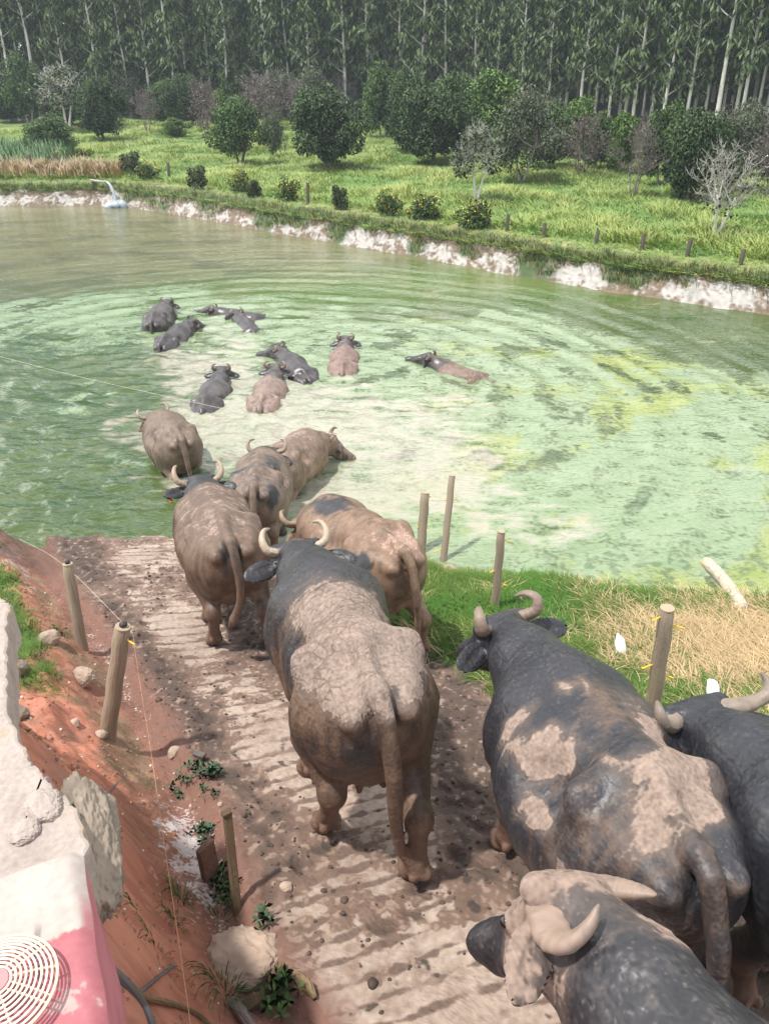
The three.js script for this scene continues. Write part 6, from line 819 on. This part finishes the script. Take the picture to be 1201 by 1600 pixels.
weed('bright little weed at the foot of the plank', 337, 1372, 12, 0.05, 0.05, weedMat); weed('round-leaved weed left of the thin stake', 350, 1402, 22, 0.04, 0.07, weedMat); weed('upright seedling right of the thin stake foot', 412, 1442, 7, 0.06, 0.04, weedDark); weed('broad-leaved weed at the lower edge of the ditch', 440, 1560, 22, 0.06, 0.08, weedMat);
weed('grass clump under the orange wire on the red slope', 282, 1405, 110, 0.12, 0.09, weedMat, true); weed('second grass clump lower under the orange wire', 272, 1440, 70, 0.1, 0.07, weedMat, true); weed('dark grass clump in front of the sunken concrete', 350, 1552, 130, 0.15, 0.14, weedMat, true); weed('sprawling grass below the stake', 345, 1440, 50, 0.12, 0.14, weedMat, true); weed('grass sprouts beside the broad-leaved weed', 432, 1545, 60, 0.13, 0.07, weedMat, true); weed('trailing grass along the foot of the red slope', 245, 1490, 70, 0.1, 0.12, weedMat, true); weed('small sprig on the red bank by the pale stone block', 96, 990, 14, 0.035, 0.05, weedMat); weed('tiny sprig in the red soil', 50, 1150, 4, 0.02, 0.02, weedMat);
// mud clods and dung on the ramp
{ const r = mulberry(321), shapes = [1, 2, 3, 4].map((s) => stone(1, 0.6, 0.9, s * 5, 1)), lists = [[], [], [], []]; let n = 0;
  for (let i = 0; i < 60000 && n < 4200; i++) { const q = 0.75 + 2.4 * r(), a = 0.2 + 7.9 * r(), x = 0.86 * q - 0.51 * a, z = -0.51 * q - 0.86 * a; const m = mudDepth(x, z); if (r() > Math.max(0, m - 0.32) * 1.5 + 0.03) continue; const big = r() < 0.035, s = big ? 0.013 + 0.016 * r() : 0.003 + 0.009 * r() * r() * 1.6; lists[n % 4].push([x, nearH(x, z) + s * 0.15, z, s, r() * 6.28, 0.55 + 0.7 * r()]); n++; }
  const g = base('mud_clods', 0, 0, 0); tag(g, 'loose dark mud clods and dung scattered over the concrete ramp', 'mud', null, 'stuff'); const mm = Object.assign(new THREE.MeshStandardMaterial({ color: lin(1, 1, 1), roughness: 0.7 }), { name: 'wet_mud' }), M = new THREE.Matrix4(), Q = new THREE.Quaternion(), e = new THREE.Euler(), c = new THREE.Color();
  lists.forEach((L, k) => { const im = shade(new THREE.InstancedMesh(shapes[k], mm, L.length)); im.name = 'clod'; L.forEach(([x, y, z, s, t, d], i) => { im.setMatrixAt(i, M.compose(V(x, y, z), Q.setFromEuler(e.set(0, t, 0)), V(s, s, s))); im.setColorAt(i, c.setRGB(0.07 * d, 0.045 * d, 0.033 * d)); }); stuff(im); g.add(im); }); }
{ // crumbs of soil and gravel on the red bank
  const r = mulberry(654), shapes = [1, 2, 3].map((s) => stone(1, 0.7, 0.9, s * 9, 1)), lists = [[], [], []]; let n = 0, d0 = 1;
  for (let i = 0; i < 20000 && n < 2600; i++) { const q = -0.3 + 1.15 * r(), a = 0.9 + 6.5 * r(), x = 0.86 * q - 0.51 * a, z = -0.51 * q - 0.86 * a; const e = leftEdge(x, z) - q; if (e < 0.02 || (a < 2.6 && e > 0.95)) continue; const face = e > 0.4 && e < 1.0 && r() < 0.16, s = face ? 0.006 + 0.016 * r() * r() : 0.003 + 0.009 * Math.pow(r(), 3), w = face ? 0.3 : r(); lists[n % 3].push([x, nearH(x, z) + s * 0.2, z, s, r() * 6.28, w < 0.12 ? [0.6, 0.5, 0.42] : w < 0.7 ? face ? [0.3 * (d0 = 0.7 + 0.5 * r()), 0.115 * d0, 0.07 * d0] : [0.28 * (0.6 + 0.6 * r()), 0.12, 0.075] : [0.2, 0.11, 0.08]]); n++; }
  const g = base('soil_crumbs', 0, 0, 0); tag(g, 'crumbs of red soil and gravel over the bank', 'soil', null, 'stuff'); const mm = Object.assign(new THREE.MeshStandardMaterial({ color: lin(1, 1, 1), roughness: 0.9 }), { name: 'red_soil' }), M = new THREE.Matrix4(), Q = new THREE.Quaternion(), e = new THREE.Euler(), c = new THREE.Color();
  lists.forEach((L, k) => { const im = shade(new THREE.InstancedMesh(shapes[k], mm, L.length)); im.name = 'crumb'; L.forEach(([x, y, z, s, t, d], i) => { im.setMatrixAt(i, M.compose(V(x, y, z), Q.setFromEuler(e.set(0, t, 0)), V(s, s, s))); im.setColorAt(i, c.setRGB(...d)); }); stuff(im); g.add(im); }); }
{ // inlet pipe with its jet
  const a = spot(168, 298), b = level(160, 289, a.y + 0.3), g = base('inlet_pipe', a.x, a.y, a.z), p = [V(-0.7, 0.34, -0.4), V(-0.3, 0.34, -0.05), V(0.1, 0.36, 0.25)]; mesh('pipe', tube(curve(p, 8), new Array(9).fill(0.045), 10), Object.assign(new THREE.MeshStandardMaterial({ color: lin(0.32, 0.31, 0.28), roughness: 0.5 }), { name: 'pvc' }), g); tag(g, 'pale pipe pouring water into the pond over the far bank', 'pipe');
  const jet = curve([V(a.x + 0.1, a.y + 0.36, a.z + 0.25), V(a.x + 0.25, a.y + 0.3, a.z + 0.4), V(a.x + 0.4, a.y + 0.0, a.z + 0.52), V(a.x + 0.48, 0.02, a.z + 0.6)], 12), wm = Object.assign(new THREE.MeshPhysicalMaterial({ color: lin(0.5, 0.56, 0.62), roughness: 0.35, transmission: 0.3, thickness: 0 }), { name: 'white_water' }); const w = base('water_jet', 0, 0, 0); mesh('stream', tube(jet, jet.map((_, i) => 0.03 + 0.004 * i), 8, 0.5, 2), wm, w);
  const sp = []; const r = mulberry(9); for (let i = 0; i < 26; i++) sp.push(stone(0.07 + 0.1 * r(), 0.06 + 0.12 * r(), 0.07 + 0.1 * r(), i, 1).translate(a.x + 0.5 + (r() - 0.5) * 0.7, 0.02 + 0.12 * r(), a.z + 0.65 + (r() - 0.5) * 0.4)); const foam = mesh('splash', mergeGeometries(sp), wm, w); foam.userData.kind = 'stuff'; tag(w, 'white stream of water falling from the pipe with its splash', 'water jet'); }
{ // reeds and dry stalks at the far left
  const r = mulberry(31), L = [], D = []; for (let i = 0; i < 700; i++) { const p = spot(-40 + 150 * r(), 240 + 26 * r()); L.push([p.x, p.y - 0.05, p.z, 1.4, 1.7 + 1.0 * r(), r() * 6.28, [0.075 * (0.7 + 0.6 * r()), 0.17 * (0.7 + 0.6 * r()), 0.04]]); } for (let i = 0; i < 420; i++) { const p = spot(-20 + 215 * r(), 266 + 13 * r()); D.push([p.x, p.y - 0.05, p.z, 1.3, 1.2 + 0.9 * r(), r() * 6.28, [0.36 * (0.7 + 0.5 * r()), 0.25, 0.12]]); }
  sow('reeds', 'tall green reeds at the left end of the meadow', 'reeds', [tuftGeometry(41, 14, 0.4, 0.16, 0.014, 0.35)], L); sow('dry_stalks', 'row of dry brown stalks above the far bank at the left', 'dry grass', [tuftGeometry(42, 12, 0.4, 0.2, 0.014, 0.6)], D); }
renderer.render(scene, camera);
